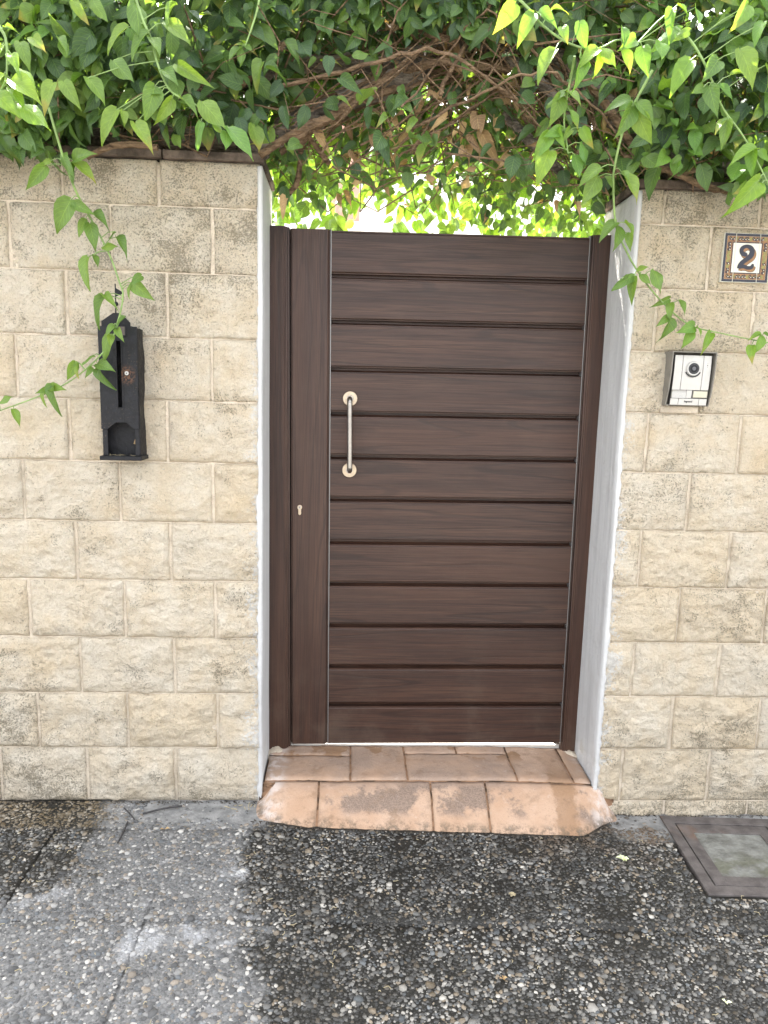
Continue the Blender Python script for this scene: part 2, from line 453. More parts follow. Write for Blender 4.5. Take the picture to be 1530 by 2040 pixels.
M['steel'] = simple("brushed_steel", (0.36, 0.335, 0.31), 0.30, 1.0, 0.06, 60)
M['brass'] = simple("satin_nickel", (0.46, 0.375, 0.285), 0.36, 1.0, 0.08, 60)
M['pale_edge'] = simple("pale_edge_strip", (0.22, 0.21, 0.205), 0.4, 0.6, 0.05)  # thin pale strips at both ends of the planks
M['black'] = simple("black_plastic", (0.012, 0.012, 0.013), 0.4)
M['casing'] = simple("dark_grey_casing", (0.055, 0.053, 0.05), 0.6)
M['void'] = simple("dark_slot", (0.006, 0.006, 0.006), 0.9)
M['coping'] = simple("weathered_brown_coping", (0.105, 0.080, 0.063), 0.9, 0, 0.5, 18, 0.006, 0.2)
M['rust'] = mat_rusty_steel()
M['infill'] = mat_infill()
M['white_house'] = simple("white_house_render", (0.82, 0.81, 0.79), 0.9, 0, 0.03, 3)
M['patio'] = simple("pale_patio_floor", (0.62, 0.58, 0.52), 0.7, 0, 0.1, 6)
M['shutter'] = simple("reddish_shutter", (0.42, 0.24, 0.18), 0.6, 0, 0.15, 8)
M['silver'] = simple("silver_grey_panel", (0.47, 0.455, 0.43), 0.38, 0.25, 0.03, 40)
M['hood'] = simple("grey_rain_hood", (0.19, 0.175, 0.15), 0.6, 0.1, 0.1, 30)
M['label_cream'] = simple("cream_name_card", (0.48, 0.455, 0.35), 0.4, 0, 0.04, 30)
M['glass_dark'] = simple("camera_lens_glass", (0.01, 0.01, 0.012), 0.08)
M['lens_grey'] = simple("lens_inner_ring", (0.09, 0.09, 0.095), 0.3)
M['glaze_white'] = simple("glazed_cream_white", (0.64, 0.62, 0.53), 0.45, 0, 0.02, 20)
M['glaze_navy'] = simple("glazed_navy", (0.008, 0.009, 0.020), 0.45, 0, 0.25, 60)
M['glaze_ochre'] = simple("glazed_ochre", (0.25, 0.12, 0.04), 0.45, 0, 0.18, 70)
M['glaze_brown'] = simple("glazed_maroon_brown", (0.045, 0.020, 0.016), 0.45, 0, 0.2, 70)
M['glaze_green'] = simple("glazed_yellow_green", (0.22, 0.20, 0.05), 0.45, 0, 0.2, 90)
M['petal'] = simple("pale_petal", (0.74, 0.78, 0.48), 0.6, 0, 0.1, 50)
M['soil'] = simple("dark_grit", (0.055, 0.045, 0.033), 0.95, 0, 0.5, 90)
M['straw'] = simple("dry_straw", (0.36, 0.30, 0.18), 0.8, 0, 0.2, 60)
M['stick'] = simple("dark_dry_stick", (0.035, 0.032, 0.032), 0.7, 0, 0.3, 60)

# ------------------------------------------------------------------ mesh helpers
def world_m(o):
    return Matrix.Translation(o.location) @ o.rotation_euler.to_matrix().to_4x4()

def attach(o, parent):
    """parent o while its mesh stays where it was authored (world coordinates)"""
    if parent is not None:
        o.parent = parent
        if parent.parent is None and parent.type == 'EMPTY':
            o.matrix_parent_inverse = world_m(parent).inverted()

def tag(o, label=None, cat=None, group=None, kind=None):
    if label: o['label'] = label
    if cat: o['category'] = cat
    if group: o['group'] = group
    if kind: o['kind'] = kind
    return o

def thing(name, label, cat, loc=(0, 0, 0), group=None):
    o = bpy.data.objects.new(name, None)
    o.empty_display_size = 0.1
    COL.objects.link(o)
    o.location = loc
    return tag(o, label, cat, group)

def mesh_obj(name, verts, faces, mats, parent=None, smooth=False, midx=None):
    me = bpy.data.meshes.new(name)
    me.from_pydata([tuple(v) for v in verts], [], [tuple(f) for f in faces])
    if not isinstance(mats, (list, tuple)): mats = [mats]
    for m in mats: me.materials.append(m)
    if midx is not None: me.polygons.foreach_set('material_index', midx)
    if smooth: me.polygons.foreach_set('use_smooth', [True] * len(me.polygons))
    me.update()
    o = bpy.data.objects.new(name, me)
    COL.objects.link(o)
    attach(o, parent)
    return o

class MB:
    def __init__(self):
        self.v, self.f, self.mi, self.cur = [], [], [], 0
    def add(self, vs, fs):
        k = len(self.v)
        self.v += [tuple(v) for v in vs]
        self.f += [tuple(i + k for i in f) for f in fs]
        self.mi += [self.cur] * len(fs)
        return self
    def box(self, x0, x1, y0, y1, z0, z1):
        return self.add([(x0,y0,z0),(x1,y0,z0),(x1,y1,z0),(x0,y1,z0),(x0,y0,z1),(x1,y0,z1),(x1,y1,z1),(x0,y1,z1)],
                        [(0,3,2,1),(4,5,6,7),(0,1,5,4),(1,2,6,5),(2,3,7,6),(3,0,4,7)])
    def prism_y(self, pts, y0, y1):
        """polygon in x,z (counter-clockwise seen from -y) extruded from y0 (front) to y1 (back)"""
        n = len(pts)
        vs = [(x, y0, z) for x, z in pts] + [(x, y1, z) for x, z in pts]
        fs = [tuple(range(n)), tuple(range(2 * n - 1, n - 1, -1))]
        fs += [(i, i + n, (i + 1) % n + n, (i + 1) % n) for i in range(n)]
        return self.add(vs, fs)
    def prism_x(self, pts, x0, x1):
        """polygon in y,z extruded along x"""
        n = len(pts)
        vs = [(x0, y, z) for y, z in pts] + [(x1, y, z) for y, z in pts]
        fs = [tuple(range(n)), tuple(range(2 * n - 1, n - 1, -1))]
        fs += [(i, i + n, (i + 1) % n + n, (i + 1) % n) for i in range(n)]
        return self.add(vs, fs)
    def prism_z(self, pts, z0, z1):
        n = len(pts)
        vs = [(x, y, z0) for x, y in pts] + [(x, y, z1) for x, y in pts]
        fs = [tuple(range(n)), tuple(range(2 * n - 1, n - 1, -1))]
        fs += [(i, i + n, (i + 1) % n + n, (i + 1) % n) for i in range(n)]
        return self.add(vs, fs)
    def disc_y(self, cx, cz, r, y0, y1, n=28, r1=None):
        r1 = r if r1 is None else r1
        vs = [(cx + r * math.cos(2*math.pi*i/n), y0, cz + r * math.sin(2*math.pi*i/n)) for i in range(n)]
        vs += [(cx + r1 * math.cos(2*math.pi*i/n), y1, cz + r1 * math.sin(2*math.pi*i/n)) for i in range(n)]
        fs = [tuple(range(n)), tuple(range(2*n-1, n-1, -1))] + [(i, i+n, (i+1)%n+n, (i+1)%n) for i in range(n)]
        return self.add(vs, fs)
    def tube(self, pts, rad, n=8, caps=True):
        P = [Vector(p) for p in pts]
        if not isinstance(rad, (list, tuple)): rad = [rad] * len(P)
        k = len(self.v); up = None; vs = []
        for i, p in enumerate(P):
            d = (P[min(i+1, len(P)-1)] - P[max(i-1, 0)]).normalized()
            if up is None: up = d.orthogonal().normalized()
            up = (up - d * up.dot(d)).normalized()
            s = d.cross(up)
            for j in range(n):
                a = 2*math.pi*j/n
                vs.append(p + (up*math.cos(a) + s*math.sin(a)) * rad[i])
        fs = [(i*n+j, i*n+(j+1)%n, (i+1)*n+(j+1)%n, (i+1)*n+j) for i in range(len(P)-1) for j in range(n)]
        if caps:
            fs += [tuple(range(n-1, -1, -1)), tuple((len(P)-1)*n + j for j in range(n))]
        return self.add(vs, fs)
    def build(self, name, mats, parent=None, smooth=False, bevel=0.0, seg=2, fix=True):
        o = mesh_obj(name, self.v, self.f, mats, parent, False, self.mi)
        me = o.data
        bm = bmesh.new(); bm.from_mesh(me)
        if fix: bmesh.ops.recalc_face_normals(bm, faces=bm.faces)
        if bevel > 0:
            es = [e for e in bm.edges if len(e.link_faces) == 2 and e.calc_face_angle(0) > 0.5]
            bmesh.ops.bevel(bm, geom=es, offset=bevel, segments=seg, affect='EDGES', profile=0.5, clamp_overlap=True)
        bm.to_mesh(me); bm.free()
        if smooth:
            me.polygons.foreach_set('use_smooth', [True]*len(me.polygons))
            try: me.set_sharp_from_angle(angle=math.radians(40))
            except Exception: pass
        me.update()
        return o

def spline(pts, sub=5):
    P = [Vector(p) for p in pts]; out = []
    for i in range(len(P)-1):
        p0, p1, p2, p3 = P[max(i-1,0)], P[i], P[i+1], P[min(i+2,len(P)-1)]
        for s in range(sub):
            t = s/sub
            out.append(0.5*((2*p1) + (p2-p0)*t + (2*p0-5*p1+4*p2-p3)*t*t + (3*p1-p0-3*p2+p3)*t**3))
    out.append(P[-1])
    return out

def hash3(i, j, k):
    h = (i * 374761393 + j * 668265263 + k * 2147483647) & 0xFFFFFFFF
    h = ((h ^ (h >> 13)) * 1274126177) & 0xFFFFFFFF
    return ((h ^ (h >> 16)) & 0xFFFF) / 65535.0

def vnoise(x, y, z=0.0):
    x, y, z = np.broadcast_arrays(np.asarray(x, float), np.asarray(y, float), np.asarray(z, float))
    i, j, k = np.floor(x).astype(np.int64), np.floor(y).astype(np.int64), np.floor(z).astype(np.int64)
    u, v, w = x-i, y-j, z-k
    u, v, w = u*u*(3-2*u), v*v*(3-2*v), w*w*(3-2*w)
    r = 0
    for a in (0,1):
        for b in (0,1):
            for c in (0,1):
                r = r + hash3(i+a, j+b, k+c) * (u if a else 1-u) * (v if b else 1-v) * (w if c else 1-w)
    return r

def fbm(x, y, z=0.0, oct=4, rough=0.55):
    s, a, f, n = 0, 1.0, 1.0, 0
    for o in range(oct):
        s = s + a * vnoise(x*f + o*13.7, y*f + o*7.3, z*f + o*3.1); n += a
        a *= rough; f *= 2.03
    return s/n

def sstep(x, a, b):
    t = np.clip((x-a)/(b-a), 0, 1)
    return t*t*(3-2*t)

def gz(x, y=0.0):
    """height of the pavement: it falls away to the right"""
    return -0.048 * np.clip((np.asarray(x, float) + 0.35) / 1.3, 0, 1.15)

# ------------------------------------------------------------------ the ground
def in_manhole(x, y, pad=0.0):
    c, s = math.cos(0.06), math.sin(0.06)
    dx, dy = x - 1.15, y + 0.014
    u, v = dx*c - dy*s, dx*s + dy*c
    return (u > -pad) & (u < 0.40 + pad) & (v > -0.432 - pad) & (v < 0.004 + pad)

def make_ground():
    fx = np.arange(-2.4, 2.6001, 0.04)
    gr = [(-0.944, 'x', -9, -0.172), (-0.54, 'x', -9, -0.172), (0.33, 'x', -9, -0.60), (1.02, 'x', -9, -0.60)]
    gx = [-0.944, -0.54]
    gy = [-0.171, -0.603]
    ex = [g + d for g in gx for d in (-0.006, -0.003, 0.003, 0.006)]
    ey = [g + d for g in gy for d in (-0.006, -0.003, 0.003, 0.006)]
    xs = np.unique(np.concatenate([[-60, -30, -12, -6, -3.5], fx, ex, [3.5, 6, 12, 30, 60]]).round(4))
    ys = np.unique(np.concatenate([[-60, -30, -12, -6, -3.5], np.arange(-2.4, 0.0601, 0.04), ey]).round(4))
    X, Y = np.meshgrid(xs, ys)
    Z = gz(X) + (fbm(X*7, Y*7) - 0.5) * 0.006
    Z = np.where((np.abs(X) > 2.6) | (Y < -2.5), gz(X), Z)
    for g in gx:
        Z = np.where((np.abs(X - g) < 0.0035) & (Y < (-0.17 if g < -0.9 else -0.5)) & (Y > -2.4), Z - 0.007, Z)
    for g in gy:
        Z = np.where((np.abs(Y - g) < 0.0035) & (np.abs(X) < 2.5), Z - 0.007, Z)
    Z = np.where(in_manhole(X, Y, -0.02), Z - 0.035, Z)
    n, m = len(ys), len(xs)
    vs = np.stack([X.ravel(), Y.ravel(), Z.ravel()], 1)
    fs = [(j*m+i, j*m+i+1, (j+1)*m+i+1, (j+1)*m+i) for j in range(n-1) for i in range(m-1)]
    o = mesh_obj("pavement", vs.tolist(), fs, M['ground'], None, True)
    tag(o, "dark exposed pebble pavement with a scrubbed pale patch in front of the left wall", None, None, "structure")
    return o
make_ground()

def step_front(x):
    """y of the foot of the doorstep ramp"""
    y = -0.155 + 0.0 * x
    y = y + 0.035 * sstep(x, -0.12, -0.30) + 0.095 * sstep(x, 0.80, 0.965)
    return y + 0.010*(fbm(x*9, 0.5*np.ones_like(x)) - 0.5) + 0.008*(fbm(x*40, 0.2*np.ones_like(x)) - 0.5)

def make_pebbles():
    s = 0.0084
    nx, ny = int(3.6/s), int(1.22/(s*0.88))
    I, J = np.meshgrid(np.arange(nx), np.arange(ny))
    x = -1.75 + (I + 0.5*(J % 2)) * s
    y = -1.22 + J * s * 0.88
    x = (x + RNG.normal(0, s*0.30, x.shape)).ravel()
    y = (y + RNG.normal(0, s*0.30, y.shape)).ravel()
    yy = y
    vis = (np.abs(x - 0.1) < 1.05 + (yy + 1.0) * 0.62 + 0.15) & (y < -0.006)
    keep = vis & ~in_manhole(x, y, 0.012)
    keep &= ~((x > -0.30) & (x < 0.975) & (y > step_front(x) - 0.004))
    keep &= ~((np.abs(x + 0.944) < 0.006) & (y < -0.17))
    keep &= ~((np.abs(x + 0.54) < 0.0045) & (y < -0.5))
    for g in (-0.171, -0.603):
        keep &= (np.abs(y - g) > 0.004) | (RNG.random(x.shape) < 0.7)
    # bare cement: pebbles drowned there
    n = fbm(x*9, y*9)
    cem = (x > -0.74 + (n-.5)*.2) & (x < -0.24) & (y > -0.135 + (n-.5)*.08)
    cem |= (x > 0.935) & (y > -0.10 + (n-.5)*.12)
    keep &= ~(cem & (RNG.random(x.shape) < 0.88))
    thin = fbm(x*5+9, y*5+2)
    keep &= RNG.random(x.shape) > 0.08 + 0.45*sstep(thin, 0.52, 0.75)
    x, y = x[keep], y[keep]
    N = len(x)
    a = RNG.lognormal(math.log(0.0049), 0.33, N)
    b = a * RNG.uniform(0.55, 0.95, N)
    h = np.minimum(a, b) * RNG.uniform(0.5, 0.95, N)
    th = RNG.uniform(0, math.pi, N)
    th = np.where(RNG.random(N) < 0.5, RNG.normal(0.25, 0.5, N), th)
    K = 8
    ang = np.arange(K) * 2*math.pi/K
    ring = [(1.0, 0.0), (0.86, 0.62)]
    tv = [(r*math.cos(q), r*math.sin(q), zz) for r, zz in ring for q in ang] + [(0, 0, 1.0)]
    tv = np.array(tv)
    tf = [(i, (i+1) % K, K+(i+1) % K, K+i) for i in range(K)]
    tt = [(K+i, K+(i+1) % K, 2*K) for i in range(K)]
    V = len(tv)
    jit = RNG.uniform(0.84, 1.16, (N, V, 1))
    L = tv[None] * np.stack([a, b, h], 1)[:, None, :] * jit
    # tilt
    tilt = RNG.normal(0, 0.22, (N, 1))
    L[:, :, 2] += L[:, :, 0] * tilt
    c, s_ = np.cos(th)[:, None], np.sin(th)[:, None]
    W = np.empty_like(L)
    W[:, :, 0] = L[:, :, 0]*c - L[:, :, 1]*s_ + x[:, None]
    W[:, :, 1] = L[:, :, 0]*s_ + L[:, :, 1]*c + y[:, None]
    zb = gz(x) + (fbm(x*7, y*7) - 0.5)*0.006 - 0.0012 + RNG.normal(0, 0.0006, N)
    W[:, :, 2] = L[:, :, 2] + zb[:, None]
    base = (np.arange(N) * V)[:, None]
    quads = (np.array(tf)[None] + base[:, :, None]).reshape(-1, 4)
    tris = (np.array(tt)[None] + base[:, :, None]).reshape(-1, 3)
    loops = np.concatenate([quads.ravel(), tris.ravel()]).astype(np.int32)
    totals = np.concatenate([np.full(len(quads), 4), np.full(len(tris), 3)]).astype(np.int32)
    starts = np.concatenate([[0], np.cumsum(totals)[:-1]]).astype(np.int32)
    me = bpy.data.meshes.new("pebbles")
    me.vertices.add(N*V)
    me.vertices.foreach_set('co', W.astype(np.float32).ravel())
    me.loops.add(len(loops))
    me.loops.foreach_set('vertex_index', loops)
    me.polygons.add(len(totals))
    me.polygons.foreach_set('loop_start', starts)
    me.polygons.foreach_set('loop_total', totals)
    me.update(calc_edges=True)
    me.polygons.foreach_set('use_smooth', np.ones(len(totals), dtype=bool))
    pal = np.array([(0.065,0.065,0.065),(0.115,0.115,0.115),(0.20,0.20,0.198),(0.32,0.315,0.305),(0.48,0.465,0.44),(0.68,0.655,0.61),
                    (0.33,0.27,0.20),(0.24,0.19,0.13),(0.13,0.145,0.16),(0.22,0.24,0.26),(0.42,0.35,0.27)])
    pw = np.array([.17,.16,.15,.12,.12,.08,.06,.04,.04,.03,.04])
    ci = RNG.choice(len(pal), N, p=pw/pw.sum())
    colr = pal[ci] * RNG.uniform(0.75, 1.25, (N, 1))
    rgba = np.concatenate([np.clip(colr, 0, 1), np.ones((N, 1))], 1)
    att = me.color_attributes.new("tint", 'FLOAT_COLOR', 'POINT')
    att.data.foreach_set('color', np.repeat(rgba, V, axis=0).astype(np.float32).ravel())
    me.materials.append(M['pebble'])
    o = bpy.data.objects.new("pebbles", me)
    COL.objects.link(o)
    tag(o, "small grey and tan pebbles set in the pavement", None, None, "stuff")
make_pebbles()

# patio behind the gate
po = MB().box(-6, 7, 0.2705, 6.2, -0.2, 0.0815).build("patio_floor", M['patio'])
tag(po, "pale sunlit patio floor behind the gate", None, None, "structure")

# ------------------------------------------------------------------ the two stone walls
def relief_block(name, x0, x1, z0, z1, seed, amp, parent, flush=None):
    w, h = x1 - x0, z1 - z0
    nx, nz = max(4, int(w/0.0064)), max(3, int(h/0.0064))
    u = np.linspace(0, 1, nx+1); v = np.linspace(0, 1, nz+1)
    U, V = np.meshgrid(u, v)
    X, Z = x0 + U*w, z0 + V*h
    # wobbly edges
    ex = (fbm(Z*22+seed, seed*1.7) - 0.5) * 0.006
    ez = (fbm(X*22+seed*3.1, seed) - 0.5) * 0.005
    eu = np.minimum(U*w, (1-U)*w); ev = np.minimum(V*h, (1-V)*h)
    X = X + ex * sstep(eu, 0.03, 0.0); Z = Z + ez * sstep(ev, 0.03, 0.0)
    d = np.minimum(eu, ev) + (fbm(X*40, Z*40, seed) - 0.5)*0.012
    body = sstep(d, -0.003, 0.008 + 0.010*float(hash3(seed, 3, 5)))
    r1 = fbm(X*9+seed*5.3, Z*13+seed*2.1, seed, 3) - 0.5
    r2 = np.abs(fbm(X*26+seed*1.3, Z*34-seed, seed*2, 3) - 0.5)
    # scalloped spalls running diagonally
    q = (X*0.45 + Z) * 30 + fbm(X*10+seed, Z*10, 1, 3)*6
    ridge = np.abs((q % 1.0) - 0.5)
    r3 = fbm(X*75, Z*95, seed, 3, 0.7) - 0.5
    body2 = sstep(d, 0.0, 0.05)
    y = 0.0035 - body * (0.0045 + amp*body2*0.35 + amp*(0.35 + 1.9*r1 - 1.7*r2 + 0.45*ridge*sstep(r1, -0.05, 0.2)) + 0.0085*r3)
    y = np.minimum(y, 0.0045)
    n, m = nz+1, nx+1
    vs = np.stack([X.ravel(), y.ravel(), Z.ravel()], 1).tolist()
    fs = [(j*m+i, j*m+i+1, (j+1)*m+i+1, (j+1)*m+i) for j in range(nz) for i in range(nx)]
    rim = [i for i in range(m)] + [j*m+m-1 for j in range(1, n)] + [(n-1)*m+i for i in range(m-2, -1, -1)] + [j*m for j in range(n-2, 0, -1)]
    k = len(vs)
    vs += [(vs[i][0], 0.024, vs[i][2]) for i in rim]
    L = len(rim)
    fs += [(rim[(i+1) % L], rim[i], k+i, k+(i+1) % L) for i in range(L)]
    return mesh_obj(name, vs, fs, M['block'], parent, True)

JV, JH = 0.0055, 0.0026     # half joint widths
ROWS = {k: (k*0.2, (k+1)*0.2) for k in range(-1, 11)}
LJ = {0:[-1.193,-.896,-.592],1:[-1.055,-.753,-.445],2:[-1.215,-.905,-.588],3:[-1.066,-.75,-.446],4:[-1.21,-.904,-.595],
      5:[-1.064,-.755,-.45],6:[-1.22,-.909,-.597],7:[-1.068,-.757,-.45],8:[-1.21,-.903,-.59],9:[-1.07,-.758,-.444],10:[-1.215,-.901,-.607]}
RJ = {-1:[1.169,1.481],0:[1.002,1.322],1:[1.168,1.488],2:[1.012,1.32],3:[1.158,1.469],4:[1.005,1.318],5:[1.157,1.475],
      6:[.995,1.315],7:[1.159,1.475],8:[.992,1.314],9:[1.153,1.47],10:[.991,1.303]}
LX, RX = -0.292, 0.904

wall_l = thing("stone_block_wall", "left wall of beige split stone blocks carrying the black letter box", "wall", (-1.1, 0.15, 0))
wall_r = thing("stone_block_wall", "right wall of beige split stone blocks with the number tile and door intercom", "wall", (1.6, 0.15, -0.05))

def lay(wall, J, inner, outer, left):
    seed = 11 if left else 501
    for k, js in J.items():
        z0, z1 = ROWS[k]
        if k == 10: z1 = 2.135 if left else 2.106
        if k == -1: z0 = -0.12
        far = list(js)
        stepx = -0.31 if left else 0.31
        e = min(far) if left else max(far)
        while (e + stepx > outer) if left else (e + stepx < outer):
            e += stepx; far.append(e)
        xs = sorted(far + [inner - 0.004 if left else inner + 0.004, outer])
        for a, b in zip(xs[:-1], xs[1:]):
            seed += 1
            if b - a < 0.03: continue
            la = 0.0 if (not left and a == xs[0]) else 0.0032 + 0.0030*float(hash3(seed, 8, 4))
            lb = 0.0 if (left and b == xs[-1]) else 0.0032 + 0.0030*float(hash3(seed, 9, 4))
            amp = 0.0125 - 0.0060 * float(sstep(np.array(0.5*(z0+z1)), 0.9, 1.5))
            amp *= 0.75 + 0.5*float(hash3(seed, 7, 1))
            jz = JH + 0.0014*(float(hash3(seed, 2, 9)) - 0.5)
            relief_block("stone_block", a + la, b - lb, z0 + jz, z1 - (jz if k < 10 else 0.0), seed, amp, wall)

lay(wall_l, {k: v for k, v in LJ.items()}, LX, -2.15, True)
lay(wall_r, RJ, RX, 2.45, False)

def joint_sheet(name, x0, x1, z0, z1, wall, seed):
    """mortar bed: the visible sheet is finely uneven so the joints are not ruled lines"""
    nx, nz = int((x1-x0)/0.012), int((z1-z0)/0.012)
    X, Z = np.meshgrid(np.linspace(x0, x1, nx+1), np.linspace(z0, z1, nz+1))
    y = 0.0052 + (fbm(X*18+seed, Z*18, seed, 3) - 0.5) * 0.008
    m = nx+1
    vs = np.stack([X.ravel(), y.ravel(), Z.ravel()], 1).tolist()
    fs = [(j*m+i, j*m+i+1, (j+1)*m+i+1, (j+1)*m+i) for j in range(nz) for i in range(nx)]
    k = len(vs)
    vs += [(x0, 0.315, z0), (x1, 0.315, z0), (x1, 0.315, z1), (x0, 0.315, z1)]
    c = [0, m-1, nz*m+m-1, nz*m]
    bot = list(range(m)); top = [nz*m+i for i in range(m)]
    lef = [j*m for j in range(nz+1)]; rig = [j*m+m-1 for j in range(nz+1)]
    fs += [(k, k+3, k+2, k+1), tuple(bot[::-1]) + (k, k+1), tuple(top) + (k+2, k+3), tuple(lef) + (k+3, k), tuple(rig[::-1]) + (k+1, k+2)]
    return mesh_obj(name, vs, fs, M['mortar'], wall, True)
joint_sheet("mortar_bed", -2.15, LX-0.010, -0.12, 2.130, wall_l, 3)
joint_sheet("mortar_bed", RX+0.010, 2.45, -0.15, 2.102, wall_r, 8)

def jamb(wall, X, sgn, top):
    """white plaster return of the opening, lapping raggedly on to the stones. sgn=+1: stones lie towards -x"""
    zs = np.linspace(-0.1, top, 190)
    wv = 0.001 + 0.010*fbm(zs*7+X*10, 0.3) + 0.007*sstep(fbm(zs*45, X), 0.45, 0.7) * sstep(zs, 2.0, 1.3)
    bul = (fbm(zs*3, X*3+2) - 0.5) * 0.009
    lip = (fbm(zs*14, X+9) - 0.5) * 0.003
    prof = []
    for z, w, b, l in zip(zs, wv, bul, lip):
        s = sgn
        row = [(X - s*(0.008 + w), 0.006, z), (X - s*(0.004 + 0.75*w), -0.0045 + l*0.5, z), (X - s*0.001 + b*0.4, -0.0065 + l, z), (X + s*0.0035 + b, -0.0035 + l, z),
               (X + s*0.003 + b*0.9, 0.03, z), (X + s*0.002 + b*0.5, 0.12, z), (X + s*0.002 + b*0.35, 0.22, z), (X + s*0.001, 0.318, z), (X - s*0.010, 0.318, z), (X - s*0.010, 0.02, z)]
        prof.append(row)
    n, m = len(prof), len(prof[0])
    vs = [p for r in prof for p in r]
    fs = [(j*m+i, j*m+(i+1) % m, (j+1)*m+(i+1) % m, (j+1)*m+i) for j in range(n-1) for i in range(m)]
    fs += [tuple(range(m)), tuple((n-1)*m + i for i in range(m-1, -1, -1))]
    o = mesh_obj("plaster_jamb", vs, fs, M['plaster'], wall, True)
    bm = bmesh.new(); bm.from_mesh(o.data); bmesh.ops.recalc_face_normals(bm, faces=bm.faces); bm.to_mesh(o.data); bm.free()
jamb(wall_l, LX, 1, 2.128)
jamb(wall_r, RX, -1, 2.100)

def coping(wall, x0, x1, z, n, seed):
    w = (x1-x0)/n
    for i in range(n):
        a, b = x0 + i*w + 0.002, x0 + (i+1)*w - 0.002
        dz = 0.004*(float(hash3(seed, i, 1)) - 0.5)
        MB().box(a, b, -0.014 + dz, 0.335, z + 0.002 + dz, z + 0.028 + dz).build("coping_tile", M['coping'], wall, bevel=0.004)
coping(wall_l, -2.15, -0.281, 2.135, 6, 4)
coping(wall_r, 0.893, 2.45, 2.106, 5, 6)

# ------------------------------------------------------------------ doorstep
def step_h(x, y):
    x = np.asarray(x, float); y = np.asarray(y, float)
    f = step_front(x)
    base = gz(x) - 0.004
    top = 0.080 - 0.010*(0.28 - y) - 0.010*sstep(x, 0.5, 0.95)
    t = np.clip((y - f) / (0.035 - f), 0, 1)
    prof = np.where(t < 1, 1 - (1 - t)**1.55, 1)
    h = base + (top - base) * prof
    e = np.minimum(x + 0.305, 0.985 - x)
    side = sstep(e, 0.0, 0.07)
    h = np.where(y < 0.0, base + (h - base) * (0.15 + 0.85*side), h)
    return h + (fbm(x*16, y*16) - 0.5)*0.006

doorstep = thing("doorstep", "orange stamped concrete doorstep ramp below the wooden gate", "doorstep", (0.32, 0.06, 0))

def step_patch(name, x0, x1, y0, y1, mat, dz, gap=0.0, res=0.012, warp=0.0):
    nx, ny = max(3, int((x1-x0)/res)), max(3, int((y1-y0)/res))
    U, V = np.meshgrid(np.linspace(0, 1, nx+1), np.linspace(0, 1, ny+1))
    X = x0 + U*(x1-x0)
    if y0 is None: pass
    Y = y0 + V*(y1-y0)
    if warp:
        F = step_front(X); Y = F + V*(y1-F)
    eu = np.minimum(U*(x1-x0), (1-U)*(x1-x0)); ev = np.minimum(V*(y1-y0), (1-V)*(y1-y0))
    d = np.minimum(eu, ev)
    if warp: d = np.minimum(eu, (1-V)*(y1-y0))
    Xw = X + (fbm(Y*30, X*3, 2) - 0.5)*0.006*(gap > 0); Yw = Y + (fbm(X*30, Y*3, 5) - 0.5)*0.005*(gap > 0)
    H = step_h(Xw, Yw) + dz
    if gap: H = H - 0.003*(1 - sstep(d, 0, 0.006))
    m = nx+1
    vs = np.stack([Xw.ravel(), Yw.ravel(), H.ravel()], 1).tolist()
    fs = [(j*m+i, j*m+i+1, (j+1)*m+i+1, (j+1)*m+i) for j in range(ny) for i in range(nx)]
    rim = list(range(m)) + [j*m+m-1 for j in range(1, ny+1)] + [ny*m+i for i in range(m-2, -1, -1)] + [j*m for j in range(ny-1, 0, -1)]
    k = len(vs); L = len(rim)
    vs += [(vs[i][0], vs[i][1], vs[i][2] - 0.02) for i in rim]
    fs += [(rim[(i+1) % L], rim[i], k+i, k+(i+1) % L) for i in range(L)]
    return mesh_obj(name, vs, fs, mat, doorstep, True)

step_patch("mortar_bed", -0.283, 0.897, 0.0, 0.269, M['groove'], -0.0042)
step_patch("mortar_base", -0.300, 0.980, -0.15, 0.002, M['groove'], -0.0042, warp=1)
g = 0.0036
for x0, x1, y0, y1 in [(-0.285, 0.023, 0.012, 0.188), (-0.285, 0.023, 0.188, 0.268), (0.023, 0.229, 0.012, 0.268), (0.229, 0.627, 0.012, 0.205),
                       (0.229, 0.432, 0.205, 0.268), (0.432, 0.627, 0.205, 0.268), (0.627, 0.835, 0.012, 0.268), (0.835, 0.900, 0.012, 0.268)]:
    step_patch("paving_slab", x0+g, x1-g, y0+g, y1-g, M['terracotta'], 0.0, gap=1)
for x0, x1 in [(-0.303, -0.089), (-0.089, 0.308), (0.308, 0.505), (0.505, 0.983)]:
    step_patch("paving_slab", x0+(g if x0 > -.3 else 0), x1-(g if x1 < .98 else 0), -0.15, 0.012-g, M['terracotta'], 0.0, gap=1, warp=1)

